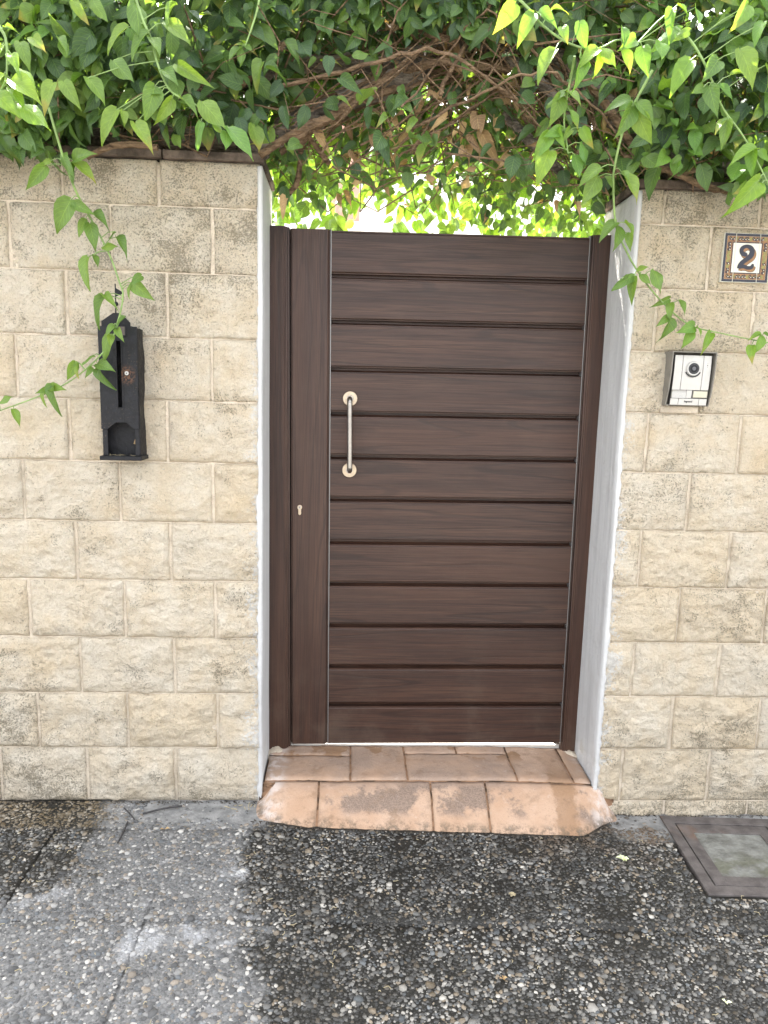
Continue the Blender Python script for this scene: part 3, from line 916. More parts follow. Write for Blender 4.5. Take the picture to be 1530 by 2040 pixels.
# ------------------------------------------------------------------ the gate
GY = 0.24
gate = thing("gate", "dark brown wood-effect gate of twelve horizontal planks between white plaster jambs", "gate", (0.32, 0.26, 1.0))
ZB = [1.997, 1.845, 1.688, 1.523, 1.365, 1.210, 1.055, 0.894, 0.735, 0.574, 0.411, 0.258, 0.101]
for i in range(12):
    zt, zb = ZB[i], ZB[i+1]
    # section (y, z): a rounded nose on top, a flat face, then a double rebate at the bottom
    prof = []
    if i == 0:
        prof += [(GY+0.045, zt), (GY+0.004, zt), (GY+0.004, zt-0.005), (GY, zt-0.008)]
    else:
        prof += [(GY+0.043, zt+0.014), (GY+0.031, zt+0.014), (GY+0.031, zt-0.0005), (GY+0.0245, zt-0.0060), (GY+0.0085, zt-0.0066), (GY+0.0045, zt-0.0080), (GY+0.0042, zt-0.0110), (GY+0.0008, zt-0.0120), (GY, zt-0.0140)]
    if i == 11:
        prof += [(GY, zb+0.006), (GY+0.003, zb+0.005), (GY+0.003, zb), (GY+0.045, zb)]
    else:
        prof += [(GY, zb+0.0150), (GY+0.0020, zb+0.0130), (GY+0.0085, zb+0.0125), (GY+0.0090, zb+0.0085), (GY+0.029, zb+0.0075), (GY+0.029, zb+0.008), (GY+0.045, zb+0.008)]
    MB().prism_x(prof, -0.0699, 0.8354).build("plank", M['wood_h'], gate, bevel=0.0)
# lock stile with moulded edges
def stile(name, pts, z0, z1, mat=None):
    return MB().prism_z(pts, z0, z1).build(name, mat or M['wood_v'], gate)
stile("lock_stile", [(-0.2115, GY+0.045), (-0.2115, GY+0.006), (-0.2085, GY+0.0055), (-0.2065, GY), (-0.0835, GY), (-0.0805, GY+0.002), (-0.0785, GY+0.0055), (-0.0736, GY+0.006), (-0.0736, GY+0.045)], 0.101, 2.000)
MB().box(-0.0735, -0.0700, GY-0.001, GY+0.044, 0.100, 2.001).build("edge_strip", M['pale_edge'], gate, bevel=0.0006, seg=1)
MB().box(0.8355, 0.8385, GY-0.001, GY+0.044, 0.100, 2.003).build("edge_strip", M['pale_edge'], gate, bevel=0.0006, seg=1)
stile("gate_post", [(-0.3000, GY+0.06), (-0.3000, GY-0.004), (-0.2980, GY-0.006), (-0.2345, GY-0.006), (-0.2335, GY-0.0035), (-0.2300, GY-0.003), (-0.2290, GY+0.003), (-0.2245, GY+0.0035), (-0.2238, GY+0.012), (-0.2165, GY+0.013), (-0.2165, GY+0.047), (-0.195, GY+0.047), (-0.195, GY+0.06)], 0.062, 2.006)
stile("gate_post", [(0.825, GY+0.06), (0.825, GY+0.047), (0.8425, GY+0.047), (0.8425, GY+0.012), (0.8475, GY+0.011), (0.8480, GY+0.002), (0.8535, GY+0.001), (0.8545, GY-0.003), (0.8590, GY-0.0035), (0.8600, GY-0.006), (0.9085, GY-0.006), (0.9105, GY-0.004), (0.9105, GY+0.06)], 0.052, 2.006)
# pull handle
hd = MB()
arc = [Vector((0, 0, 0)), Vector((0, -0.030, 0)), Vector((0, -0.044, 0.004)), Vector((0, -0.052, 0.016)), Vector((0, -0.053, 0.034))]
zc, zd = 1.422, 1.165
pts = [Vector((-0.001, GY, zc)) + Vector((p.x, p.y, -p.z)) for p in arc] + [Vector((0.001, GY, zd)) + p for p in reversed(arc)]
handle = hd.tube(spline(pts, 4), 0.0092, 14).build("pull_handle", M['steel'], gate, smooth=True)
for zz in (zc, zd):
    r = MB().disc_y(0.0, zz, 0.0252, GY-0.0075, GY-0.0065, 40, 0.0262).disc_y(0.0, zz, 0.0262, GY-0.0064, GY-0.0002, 40)
    ro = r.build("rosette", M['brass'], None, smooth=True)
    ro.parent = handle
    MB().disc_y(0.0, zz, 0.0120, GY-0.0115, GY-0.0075, 28, 0.0125).build("collar", M['steel'], None, smooth=True).parent = handle
cyl = MB().disc_y(-0.180, 1.0255, 0.0088, GY-0.0040, GY+0.004, 28)
cyl.prism_y([(-0.1852, 1.0015), (-0.1835, 0.9985), (-0.1800, 0.9972), (-0.1765, 0.9985), (-0.1748, 1.0015), (-0.1748, 1.0192), (-0.1852, 1.0192)], GY-0.0038, GY+0.004)
lock = cyl.build("lock_cylinder", M['brass'], gate, bevel=0.0004, seg=1)
MB().disc_y(-0.180, 1.0255, 0.0058, GY-0.0046, GY-0.0042, 24).build("lock_plug", M['steel'], None).parent = lock
MB().box(-0.1808, -0.1792, GY-0.0050, GY-0.0047, 1.0225, 1.0290).build("keyhole", M['void'], None).parent = lock
gate.rotation_euler = (0, math.radians(-0.42), 0)

# mortar nibs where the posts stand
for nm, cx, cz in (("mortar_nib", -0.262, 0.064), ("mortar_nib", 0.885, 0.052)):
    n_ = 14
    vs = []; fs = []
    for j in range(n_):
        for i in range(n_):
            u, v = i/(n_-1)-.5, j/(n_-1)-.5
            hgt = max(0.0, 0.030*(1-4*(u*u+v*v))) * float(0.55 + 0.9*fbm(u*7+cx, v*7, 3))
            vs.append((cx + u*0.095, 0.228 + v*0.09, cz - 0.004 + hgt))
    fs = [(j*n_+i, j*n_+i+1, (j+1)*n_+i+1, (j+1)*n_+i) for j in range(n_-1) for i in range(n_-1)]
    mesh_obj(nm, vs, fs, M['mortar'], doorstep, True)

# ------------------------------------------------------------------ letter box on the left wall
mail = thing("letter_box", "old black iron letter box with a tall slot and open niche on the left wall", "letter box", (-0.725, -0.02, 1.22))
FY = -0.075
def mpart(mb, name, mat='iron', parent=None, bevel=0.0012):
    o = mb.build(name, M[mat], None if parent else mail, bevel=bevel, seg=1)
    if parent: o.parent = parent
    return o
# front plate: two sides, head and apron around a real slot
mb = MB()
fp = MB()
outer = [(-0.783, 1.309), (-0.765, 1.309), (-0.737, 1.331), (-0.705, 1.331), (-0.682, 1.312), (-0.667, 1.312), (-0.665, 1.626), (-0.784, 1.625)]
def quadplate(b, pts): b.prism_y(pts, FY, FY+0.005)
quadplate(fp, [(-0.783, 1.309), (-0.765, 1.309), (-0.737, 1.331), (-0.728, 1.331), (-0.728, 1.378), (-0.730, 1.582), (-0.731, 1.6255), (-0.784, 1.625)])
quadplate(fp, [(-0.7139, 1.331), (-0.705, 1.331), (-0.682, 1.312), (-0.667, 1.312), (-0.665, 1.626), (-0.716, 1.6258), (-0.715, 1.582), (-0.7139, 1.378)])
quadplate(fp, [(-0.7279, 1.3311), (-0.7141, 1.3311), (-0.7141, 1.378), (-0.7279, 1.378)])
quadplate(fp, [(-0.7299, 1.582), (-0.7151, 1.582), (-0.7161, 1.6257), (-0.7309, 1.6254)])
front = mpart(fp, "front_plate", bevel=0.0)
# raised slot rim
sr = MB()
sr.box(-0.7325, -0.7285, FY-0.0018, FY-0.0002, 1.376, 1.585).box(-0.7150, -0.7112, FY-0.0018, FY-0.0002, 1.376, 1.585)
sr.box(-0.7325, -0.7112, FY-0.0018, FY-0.0002, 1.5851, 1.5885).box(-0.7325, -0.7112, FY-0.0018, FY-0.0002, 1.3725, 1.3759)
mpart(sr, "slot_rim", parent=front, bevel=0.0)
# sides (the right one wavy), back, bottom shelf
def side(x, wavy):
    pts = []
    zs = np.linspace(1.226, 1.622, 24)
    b = MB(); vs = []; 
    for z in zs:
        w = (0.0035*math.sin((z-1.2)*26) + 0.002*math.sin((z-1.2)*61)) if wavy else 0
        vs += [(x-0.002, FY+0.006, z), (x+0.002, FY+0.006, z), (x+0.002+w*0.6, -0.004, z), (x-0.002+w*0.6, -0.004, z)]
    n = len(zs)
    fs = [(4*j+i, 4*j+(i+1) % 4, 4*j+4+(i+1) % 4, 4*j+4+i) for j in range(n-1) for i in range(4)]
    fs += [(3, 2, 1, 0), tuple(4*(n-1)+i for i in range(4))]
    b.add(vs, fs)
    return b
mpart(side(-0.7785, False), "side_plate", bevel=0)
mpart(side(-0.6665, True), "side_plate", bevel=0)
mpart(MB().box(-0.780, -0.668, -0.030, -0.024, 1.226, 1.624), "back_plate", bevel=0)
mpart(MB().box(-0.7803, -0.7645, FY+0.001, FY+0.008, 1.226, 1.3088), "front_rail")
mpart(MB().box(-0.6795, -0.6655, FY+0.001, FY+0.008, 1.226, 1.3118), "front_rail")
mpart(MB().box(-0.7870, -0.6570, -0.090, -0.004, 1.2125, 1.2258), "bottom_shelf", bevel=0.002)
mpart(MB().prism_y([(-0.776, 1.600), (-0.688, 1.600), (-0.688, 1.639), (-0.701, 1.652), (-0.722, 1.667), (-0.739, 1.667), (-0.776, 1.641)], -0.064, -0.058), "gable_plate")
mpart(MB().box(-0.7780, -0.6860, -0.058, -0.004, 1.6242, 1.6290), "top_plate", bevel=0.001)
np_ = mpart(MB().box(-0.7300, -0.6970, FY-0.004, FY-0.0002, 1.596, 1.6285), "name_plate", bevel=0.0015)
MB().box(-0.7265, -0.7005, FY-0.0046, FY-0.0042, 1.5995, 1.625).build("card", simple("faded_brown_card", (0.085, 0.065, 0.055), 0.5), None).parent = np_
lk = mpart(MB().disc_y(-0.699, 1.484, 0.0062, FY-0.0035, FY-0.0002, 26), "lock", 'silver', bevel=0.0008)
MB().prism_y([(-0.7010, 1.4815), (-0.6985, 1.4820), (-0.6968, 1.4862), (-0.6992, 1.4858)], FY-0.0041, FY-0.0037).build("keyhole", M['void'], None).parent = lk
fin = mpart(MB().tube([(-0.7325, -0.058, 1.660), (-0.7315, -0.058, 1.70), (-0.7315, -0.058, 1.755)], [0.0022, 0.0018, 0.0020], 8), "finial_rod", bevel=0)
bl = MB()
for k in range(9):
    pass
bmv, bmf = [], []
for j in range(9):
    a = math.pi*j/8
    for i in range(14):
        q = 2*math.pi*i/14
        bmv.append((-0.7305+0.0068*math.sin(a)*math.cos(q), -0.058+0.0068*math.sin(a)*math.sin(q), 1.694+0.0068*math.cos(a)))
bmf = [(j*14+i, j*14+(i+1) % 14, (j+1)*14+(i+1) % 14, (j+1)*14+i) for j in range(8) for i in range(14)]
bl.add(bmv, bmf)
bo = bl.build("ball", M['iron'], None, smooth=True); bo.parent = fin
MB().prism_y([(-0.7308, 1.7425), (-0.7308, 1.7160), (-0.7120, 1.7240), (-0.7110, 1.7310)], -0.0592, -0.0568).build("pennant", M['iron'], None).parent = fin
# a dry leaf and crumbs lying in the niche
leafbit = MB().add([(-0.696, -0.036, 1.262), (-0.682, -0.044, 1.260), (-0.684, -0.036, 1.278), (-0.691, -0.034, 1.277)], [(0, 1, 2, 3)]).build("dry_leaf", M['dead'], None)
tag(leafbit, "curled tan dry leaf stuck inside the niche of the black letter box", "leaf")
bt = MB()
for k in range(16):
    x, y = random.uniform(-0.765, -0.68), random.uniform(-0.085, -0.05)
    a = random.uniform(0, 3.14); l = random.uniform(0.004, 0.013)
    bt.tube([(x, y, 1.2275), (x+l*math.cos(a), y+l*math.sin(a)*0.5, 1.2275+random.uniform(0, 0.003))], 0.0006, 4)
o = bt.build("straw_bits", M['straw'], None)
tag(o, "dry straw crumbs lying on the shelf of the letter box", "litter", None, "stuff")

# ------------------------------------------------------------------ the house number tiles
plaque = thing("number_tiles", "glazed tile plaque with a dark blue number 2 in an ornate brown border", "number plaque", (1.268, -0.006, 1.903))
PX0, PX1, PZ0, PZ1 = 1.1890, 1.3430, 1.8275, 1.9790
PW, PH = PX1-PX0, PZ1-PZ0
PY = -0.0155
cuts = [(0.0, 0.243), (0.249, 0.757), (0.763, 1.0)]
COLS = ['glaze_white', 'glaze_navy', 'glaze_ochre', 'glaze_brown', 'glaze_green']
tb = []
for a, b in cuts:
    m_ = MB(); m_.box(PX0+a*PW, PX0+b*PW, PY, 0.004, PZ0, PZ1); tb.append(m_)
def prt(u0, u1, v0, v1, col, layer):
    """print a rectangle on every tile it crosses"""
    y = PY - 0.00015*layer
    for m_, (a, b) in zip(tb, cuts):
        p, q = max(u0, a+0.004), min(u1, b-0.004)
        if q - p < 0.002: continue
        m_.cur = COLS.index(col)
        m_.add([(PX0+p*PW, y, PZ0+v0*PH), (PX0+q*PW, y, PZ0+v0*PH), (PX0+q*PW, y, PZ0+v1*PH), (PX0+p*PW, y, PZ0+v1*PH)], [(0, 1, 2, 3)])
def blob(cu, cv, ru, rv, rot, col, layer, n=12, ti=None):
    y = PY - 0.00015*layer
    for m_, (a, b) in zip(tb, cuts):
        if a <= cu <= b:
            m_.cur = COLS.index(col)
            pts = []
            for i in range(n):
                q = 2*math.pi*i/n
                lx, lz = ru*math.cos(q), rv*math.sin(q)*(1-0.45*math.cos(q))
                pu = cu*PW + (lx*math.cos(rot) - lz*math.sin(rot))*PW
                pv = cv*PH + (lx*math.sin(rot) + lz*math.cos(rot))*PW
                pu = min(max(pu, (a+0.003)*PW), (b-0.003)*PW)
                pts.append((PX0+pu, y, PZ0+pv))
            m_.add(pts, [tuple(range(n))])
BX = 0.062
def frame(t, w, col, layer):
    prt(t, 1-t, t, t+w, col, layer); prt(t, 1-t, 1-t-w, 1-t, col, layer)
    prt(t, t+w, t+w, 1-t-w, col, layer); prt(1-t-w, 1-t, t+w, 1-t-w, col, layer)
frame(0.006, 0.052, 'glaze_navy', 1)
frame(0.060, 0.112, 'glaze_ochre', 1)
frame(0.1725, 0.026, 'glaze_brown', 1)
def orn(n, fn, rotbase, seed):
    rr = random.Random(seed)
    for i in range(n):
        s = (i+0.5)/n
        u, v = fn(s)
        k = i % 5
        col = 'glaze_brown' if k in (0, 1, 3, 4) and not 0.36 < s < 0.64 or (rotbase == 0 and k != 2) else 'glaze_green'
        blob(u, v, 0.046, 0.030, rotbase + (0.9 if i % 2 else -0.9) , col, 2 + (i % 3))
        blob(u+0.012, v-0.008, 0.013, 0.008, rotbase + 0.4, 'glaze_ochre' if col == 'glaze_green' else 'glaze_white', 6, 8)
        blob(u-0.028*math.cos(rotbase)+0.01, v-0.028*math.sin(rotbase)+0.012, 0.016, 0.007, rotbase+0.6, 'glaze_green', 5, 8)
orn(13, lambda s: (0.10+0.80*s, 0.886), 0.0, 1)
orn(13, lambda s: (0.10+0.80*s, 0.114), 0.0, 2)
orn(11, lambda s: (0.115, 0.18+0.64*s), math.pi/2, 3)
orn(11, lambda s: (0.885, 0.18+0.64*s), math.pi/2, 4)
# the figure 2
def pt2(p):
    X, Y = p
    v = (1565-Y)/1345.0; left = 265-(Y-220)*95/1345.0
    return ((X-left)/1285.0, v)
def ribbon(pts, col, layer, grow=0.0, shift=(0, 0)):
    P = [Vector((p[0]+shift[0], p[1]+shift[1], p[2]+grow)) for p in pts]
    S = spline(P, 5)
    m_ = tb[1]; m_.cur = COLS.index(col)
    y = PY - 0.00015*layer
    Lf, Rt = [], []
    for i, p in enumerate(S):
        a, b = S[max(i-1, 0)], S[min(i+1, len(S)-1)]
        d = Vector((b.x-a.x, b.y-a.y)).normalized(); nrm = Vector((-d.y, d.x))
        Lf.append((p.x+nrm.x*p.z, p.y+nrm.y*p.z)); Rt.append((p.x-nrm.x*p.z, p.y-nrm.y*p.z))
    def w(q, k):
        u, v = pt2(q)
        return (PX0+u*PW, y - 0.0000006*k, PZ0+v*PH)
    vs = [w(q, i) for i, q in enumerate(Lf)] + [w(q, i) for i, q in enumerate(Rt)]
    n = len(S)
    m_.add(vs, [(i, i+1, n+i+1, n+i) for i in range(n-1)])
stroke = [(880,812,26),(835,800,52),(755,775,56),(718,700,48),(752,618,44),(860,572,40),(975,612,56),(1015,715,64),(975,830,62),(870,925,54),(750,1020,52),(675,1110,44),(655,1190,40)]
foot = [(640,1165,22),(720,1130,48),(800,1130,46),(890,1160,44),(985,1155,42),(1030,1105,34),(1045,1052,22)]
for pts in (stroke, foot):
    ribbon(pts, 'glaze_brown', 2, 12, (42, 62))
for pts in (stroke, foot):
    ribbon(pts, 'glaze_ochre', 3, 0, (42, 62))
for pts in (stroke, foot):
    ribbon(pts, 'glaze_brown', 4, 9)
for k, pts in enumerate((stroke, foot)):
    ribbon(pts, 'glaze_navy', 5 + k, 0)
# cream eye of the bowl kept clear
for m_ in tb:
    m_.build("tile", [M[c] for c in COLS], plaque, fix=False)

# ------------------------------------------------------------------ door intercom
ic = thing("door_intercom", "silver video door intercom in a grey rain hood on the right wall", "intercom", (1.11, -0.02, 1.512))
HX0, HX1, HZ0, HZ1 = 1.0330, 1.1800, 1.4265, 1.6010
hb = MB()
hood_prof = [(0.006, HZ0), (-0.030, HZ0), (-0.034, HZ0+0.012), (-0.047, HZ0+0.05), (-0.056, HZ0+0.11), (-0.060, HZ1), (0.006, HZ1)]
hb.prism_x(hood_prof, HX0, HX0+0.0035)
hb.prism_x(hood_prof, HX1-0.0035, HX1)
hb.box(HX0+0.0036, HX1-0.0036, -0.060, 0.006, HZ1-0.0035, HZ1)
hb.box(HX0+0.0036, HX1-0.0036, -0.026, 0.006, HZ0, HZ0+0.004)
hb.box(HX0+0.0036, HX1-0.0036, -0.012, 0.006, HZ0+0.0041, HZ1-0.0036)
hb.build("rain_hood", M['hood'], ic)
IX0, IX1, IZ0, IZ1 = 1.0475, 1.1700, 1.4290, 1.5900
def iy(z):      # the face leans out towards the top
    t = (z-IZ0)/(IZ1-IZ0)
    return -0.034 - 0.012*math.sin(min(1, t*1.15)*math.pi*0.5)
# dark body behind the panels
bd = MB(); zs = np.linspace(IZ0, IZ1, 10)
prof = [(-0.0125, IZ0)] + [(iy(z)+0.004, z) for z in zs] + [(-0.0125, IZ1)]
bd.prism_x(prof, IX0, IX1).build("casing", M['casing'], ic)
def ipanel(name, u0, u1, v0, v1, mat='silver', out=0.0, g=0.0005, bevel=0.0006):
    x0, x1 = IX0+u0*(IX1-IX0)+g, IX0+u1*(IX1-IX0)-g
    z0, z1 = IZ0+v0*(IZ1-IZ0)+g, IZ0+v1*(IZ1-IZ0)-g
    zz = np.linspace(z0, z1, max(2, int((z1-z0)/0.012)+1))
    pr = [(iy(z)-out, z) for z in zz] + [(iy(z)+0.003, z) for z in zz[::-1]]
    return MB().prism_x(pr, x0, x1).build(name, M[mat], ic, bevel=bevel, seg=1)
ipanel("face_panel", 0.225, 0.78, 0.305, 1.0)
ipanel("face_panel", 0.41, 0.565, 0.142, 0.3045)
ipanel("side_panel", 0.0, 0.222, 0.305, 1.0)
ipanel("side_panel", 0.783, 1.0, 0.305, 1.0)
ipanel("lower_panel", 0.0, 0.222, 0.0, 0.138)
lowp = ipanel("lower_panel", 0.225, 0.78, 0.0, 0.138)
ipanel("lower_panel", 0.783, 1.0, 0.0, 0.138)
# speaker grille: a pale grid over a darker plate
sp = ipanel("speaker_grille", 0.0, 0.405, 0.145, 0.300, 'hood', -0.001)
gr = MB()
sx0, sx1, sz0, sz1 = IX0+0.004, IX0+0.405*(IX1-IX0)-0.001, IZ0+0.15*(IZ1-IZ0), IZ0+0.296*(IZ1-IZ0)
for i in range(13):
    x = sx0 + (sx1-sx0)*i/12
    gr.box(x-0.0011, x+0.0011, iy(sz0)-0.0012, iy(sz0)+0.0015, sz0, sz1)
for i in range(8):
    z = sz0 + (sz1-sz0)*i/7
    gr.box(sx0, sx1, iy(sz0)-0.0016, iy(sz0)+0.0014, z-0.0011, z+0.0011)
go = gr.build("grid", M['silver'], None); go.parent = sp
bt_ = ipanel("call_button", 0.585, 1.0, 0.145, 0.300, 'hood')
cardp = ipanel("name_card", 0.600, 0.985, 0.158, 0.288, 'label_cream', 0.0012)
# camera eye
cxm, czm = IX0+0.512*(IX1-IX0), IZ0+0.735*(IZ1-IZ0)
cy = iy(czm)
ring = MB().disc_y(cxm, czm, 0.0215, cy-0.006, cy-0.0002, 40, 0.0245).build("camera_ring", M['silver'], ic, smooth=True)
MB().disc_y(cxm, czm, 0.0178, cy-0.0068, cy-0.0061, 36).build("lens", M['black'], None).parent = ring
MB().disc_y(cxm, czm, 0.0120, cy-0.0074, cy-0.0069, 32).build("lens_glass", M['glass_dark'], None).parent = ring
MB().disc_y(cxm, czm, 0.0060, cy-0.0079, cy-0.0075, 24).build("lens_core", M['lens_grey'], None).parent = ring
cr = MB(); nn = 16; vs = []
for i in range(nn+1):
    a = math.radians(205 + 130*i/nn)
    for rr_ in (0.0238, 0.0283):
        vs.append((cxm+rr_*math.cos(a), cy-0.0016, czm+rr_*math.sin(a)))
cr.add(vs, [(2*i, 2*i+2, 2*i+3, 2*i+1) for i in range(nn)])
cr.build("dark_crescent", M['black'], None).parent = ring  # flat black crescent along the lower edge of the ring
mic = MB()
for k, (dz, r) in enumerate([(0.006, 0.0007), (0.0, 0.0014), (-0.006, 0.0007)]):
    z = IZ0+0.80*(IZ1-IZ0)+dz
    mic.disc_y(IX0+0.893*(IX1-IX0), z, r, iy(z)-0.0006, iy(z)-0.0001, 10)
mic.build("microphone_hole", M['void'], ic)
# lettering
tc = bpy.data.curves.new("lettering", 'FONT')
tc.body = "legrand"
tc.size = 0.0092
tc.align_x = 'CENTER'
tc.extrude = 0.0002
tc.offset = 0.00022
to = bpy.data.objects.new("lettering", tc)
COL.objects.link(to)
to.location = (IX0+0.49*(IX1-IX0), iy(IZ0+0.01)-0.0007, IZ0+0.060*(IZ1-IZ0))
to.rotation_euler = (math.radians(90), 0, 0)
bpy.context.view_layer.update()
dg = bpy.context.evaluated_depsgraph_get()
tm = bpy.data.meshes.new_from_object(to.evaluated_get(dg))
tm.transform(to.matrix_world)
bpy.data.objects.remove(to)
tm.materials.clear(); tm.materials.append(M['black'])
lt = bpy.data.objects.new("lettering", tm)
COL.objects.link(lt)
lt.parent = lowp
# patch of mortar under the hood
MB().box(HX0-0.004, HX1-0.022, -0.009, 0.004, 1.402, HZ0-0.0005).build("mortar_patch", M['mortar'], wall_r, bevel=0.004)

# ------------------------------------------------------------------ manhole cover in the pavement
mh = thing("manhole_cover", "rusty brown steel manhole cover filled with cement at the foot of the right wall", "manhole cover", (1.15, -0.014, 0))
ca, sa = math.cos(-0.06), math.sin(-0.06)
def mpt(u, v, dz):
    x, y = 1.15 + u*ca - v*sa, -0.014 + u*sa + v*ca
    return (x, y, float(gz(x)) + dz)
def mring(b, o, i, z0, z1):
    """flat square ring between rectangles o and i given as (u0,u1,v0,v1)"""
    def c(r, z): return [mpt(r[0], r[2], z), mpt(r[1], r[2], z), mpt(r[1], r[3], z), mpt(r[0], r[3], z)]
    vs = c(o, z0) + c(o, z1) + c(i, z0) + c(i, z1)
    fs = []
    for k in range(4):
        n = (k+1) % 4
        fs += [(k, n, 4+n, 4+k), (4+k, 4+n, 12+n, 12+k), (12+k, 12+n, 8+n, 8+k)]
    b.add(vs, fs)
b = MB(); mring(b, (0, 0.40, -0.432, 0), (0.037, 0.363, -0.388, -0.044), -0.03, 0.0065)
b.build("outer_frame", M['rust'], mh, bevel=0.0015, seg=1)
b = MB(); mring(b, (0.0415, 0.3585, -0.3835, -0.0485), (0.084, 0.316, -0.338, -0.096), -0.03, 0.0052)
b.build("lid_frame", M['rust'], mh, bevel=0.0015, seg=1)
n_ = 30; vs = []
for j in range(n_):
    for i in range(n_):
        u, v = 0.083 + 0.234*i/(n_-1), -0.339 + 0.244*j/(n_-1)
        vs.append(mpt(u, v, 0.0008 + 0.005*(float(fbm(u*22, v*22, 4)) - 0.5)))
mesh_obj("cement_infill", vs, [(j*n_+i, j*n_+i+1, (j+1)*n_+i+1, (j+1)*n_+i) for j in range(n_-1) for i in range(n_-1)], M['infill'], mh, True)
b = MB(); b.add([mpt(0.03, -0.40, -0.012), mpt(0.37, -0.40, -0.012), mpt(0.37, -0.03, -0.012), mpt(0.03, -0.03, -0.012)], [(0, 1, 2, 3)])
b.build("pit_bed", M['void'], mh, fix=False)

# ------------------------------------------------------------------ litter on the pavement
def stick(pts, r, label):
    P = [(x, y, float(gz(x)) + 0.004 + z) for x, y, z in pts]
    o = MB().tube(spline(P, 3), r, 6).build("stick", M['stick'], None, smooth=True)
    tag(o, label, "stick", "sticks on the pavement by the left wall")
stick([(-0.683, -0.094, 0.003), (-0.62, -0.066, 0.006), (-0.562, -0.043, 0.002)], 0.0034, "longest dark stick lying aslant against the grey cement strip")
stick([(-0.757, -0.056, 0.002), (-0.728, -0.092, 0.004), (-0.702, -0.126, 0.002)], 0.0024, "short faint dark stick pointing down right near the wall foot")
stick([(-0.717, -0.258, 0.002), (-0.716, -0.20, 0.004), (-0.720, -0.141, 0.003)], 0.0030, "dark stick lying upright on the pebbles below the other two")
def scrap(name, label, cat, cx, cy, r, mat, n=5, h=0.012, seed=0):
    rr = random.Random(seed); b = MB(); z0 = float(gz(cx)) + 0.005
    for k in range(n):
        a = 2*math.pi*k/n + rr.uniform(-.4, .4); L = r*rr.uniform(0.7, 1.15); w = r*0.55
        d = Vector((math.cos(a), math.sin(a), 0)); s = Vector((-d.y, d.x, 0)); o = Vector((cx, cy, z0))
        up = h*rr.uniform(0.3, 1.2)
        vs = [o, o+d*L*0.5+s*w*0.6+Vector((0,0,up)), o+d*L+Vector((0,0,up*0.5)), o+d*L*0.5-s*w*0.6+Vector((0,0,up*0.8))]
        b.add(vs, [(0, 1, 2), (0, 2, 3)])
    o = b.build(name, M[mat], None, smooth=True, fix=False)
    tag(o, label, cat)
scrap("fallen_flower", "crumpled pale yellow flower on the dark pebbles left of the manhole cover", "flower", 0.915, -0.284, 0.021, 'petal', 6, 0.016, 3)
scrap("dry_leaf", "small brown leaf on the pale pebbles near the sticks", "leaf", -0.588, -0.182, 0.016, 'dead', 2, 0.006, 5)
scrap("dry_petal", "orange dry petal on the dark pebbles in the foreground", "petal", 0.415, -0.80, 0.011, 'dead', 4, 0.008, 6)
scrap("dry_petal", "white petal at the lower right edge of the pavement", "petal", 0.969, -0.858, 0.014, 'petal', 3, 0.006, 8)
scrap("straw_tuft", "flattened tan straw tuft on the dark pebbles right of the gate middle", "litter", 0.51, -0.47, 0.014, 'straw', 9, 0.003, 9)
b = MB()
for k in range(150):
    x = random.uniform(-1.1, 1.3); y = random.uniform(-1.0, -0.16)
    if in_manhole(x, y, 0.0): continue
    a = random.uniform(0, 6.28); l = random.uniform(0.006, 0.02)
    z = float(gz(x)) + 0.0065
    b.tube([(x, y, z), (x+0.5*l*math.cos(a), y+0.5*l*math.sin(a), z+0.002), (x+l*math.cos(a+.6), y+l*math.sin(a+.6), z)], 0.0009, 4)
for k in range(10):
    x = random.uniform(-0.4, -0.30); y = random.uniform(-0.06, -0.03); a = random.uniform(0, 6.28)
    b.tube([(x, y, 0.003), (x+0.02*math.cos(a), y+0.012*math.sin(a), 0.006)], 0.0013, 4)
o = b.build("plant_litter", M['straw'], None)
tag(o, "fine straw and dry flower threads scattered over the pavement", "litter", None, "stuff")

# grit gathered along the wall feet and the lip of the step
b = MB(); rg = random.Random(12)
def crumb(x, y, r):
    z = float(gz(x)) + 0.001
    q = [Vector((rg.uniform(-1, 1), rg.uniform(-1, 1), rg.uniform(-0.3, 1.0))).normalized()*r*rg.uniform(0.6, 1.2) for _ in range(5)]
    b.add([Vector((x, y, z)) + v for v in q], [(0, 1, 2), (0, 2, 3), (0, 3, 4), (0, 4, 1), (1, 3, 2), (1, 4, 3)])
for k in range(420):
    x = rg.uniform(-1.35, -0.31); crumb(x, -abs(rg.gauss(0, 0.010)) - 0.004, rg.uniform(0.0015, 0.005))
for k in range(300):
    x = rg.uniform(0.96, 1.7); crumb(x, -abs(rg.gauss(0, 0.008)) - 0.004, rg.uniform(0.0015, 0.005))
for k in range(620):
    x = rg.uniform(-0.31, 0.98); crumb(x, float(step_front(np.array(x))) - abs(rg.gauss(0, 0.009)) - 0.001, rg.uniform(0.0015, 0.0055))
o = b.build("grit", M['soil'], None, fix=False)
tag(o, "dark grit and crumbs gathered along the wall foot and the doorstep", "grit", None, "stuff")
del o['category']

# ------------------------------------------------------------------ house across the patio
house = thing("white_house", "white house with a reddish shutter seen over the gate through hanging leaves", "house", (0.5, 6.2, 0))
MB().box(-6, 7, 6.2, 6.5, 0.0, 5.2).build("wall", M['white_house'], house)
win = MB().box(-0.62, 0.06, 6.155, 6.199, 2.2, 4.3).build("window_frame", M['white_house'], house)
for i in range(4):
    x = -0.26 + i*0.080
    MB().box(x, x+0.073, 6.135, 6.154, 3.275, 4.26).build("shutter_slat", M['shutter'], None).parent = win
MB().box(-0.66, 0.10, 6.08, 6.1535, 3.195, 3.262).build("sill", M['white_house'], None).parent = win

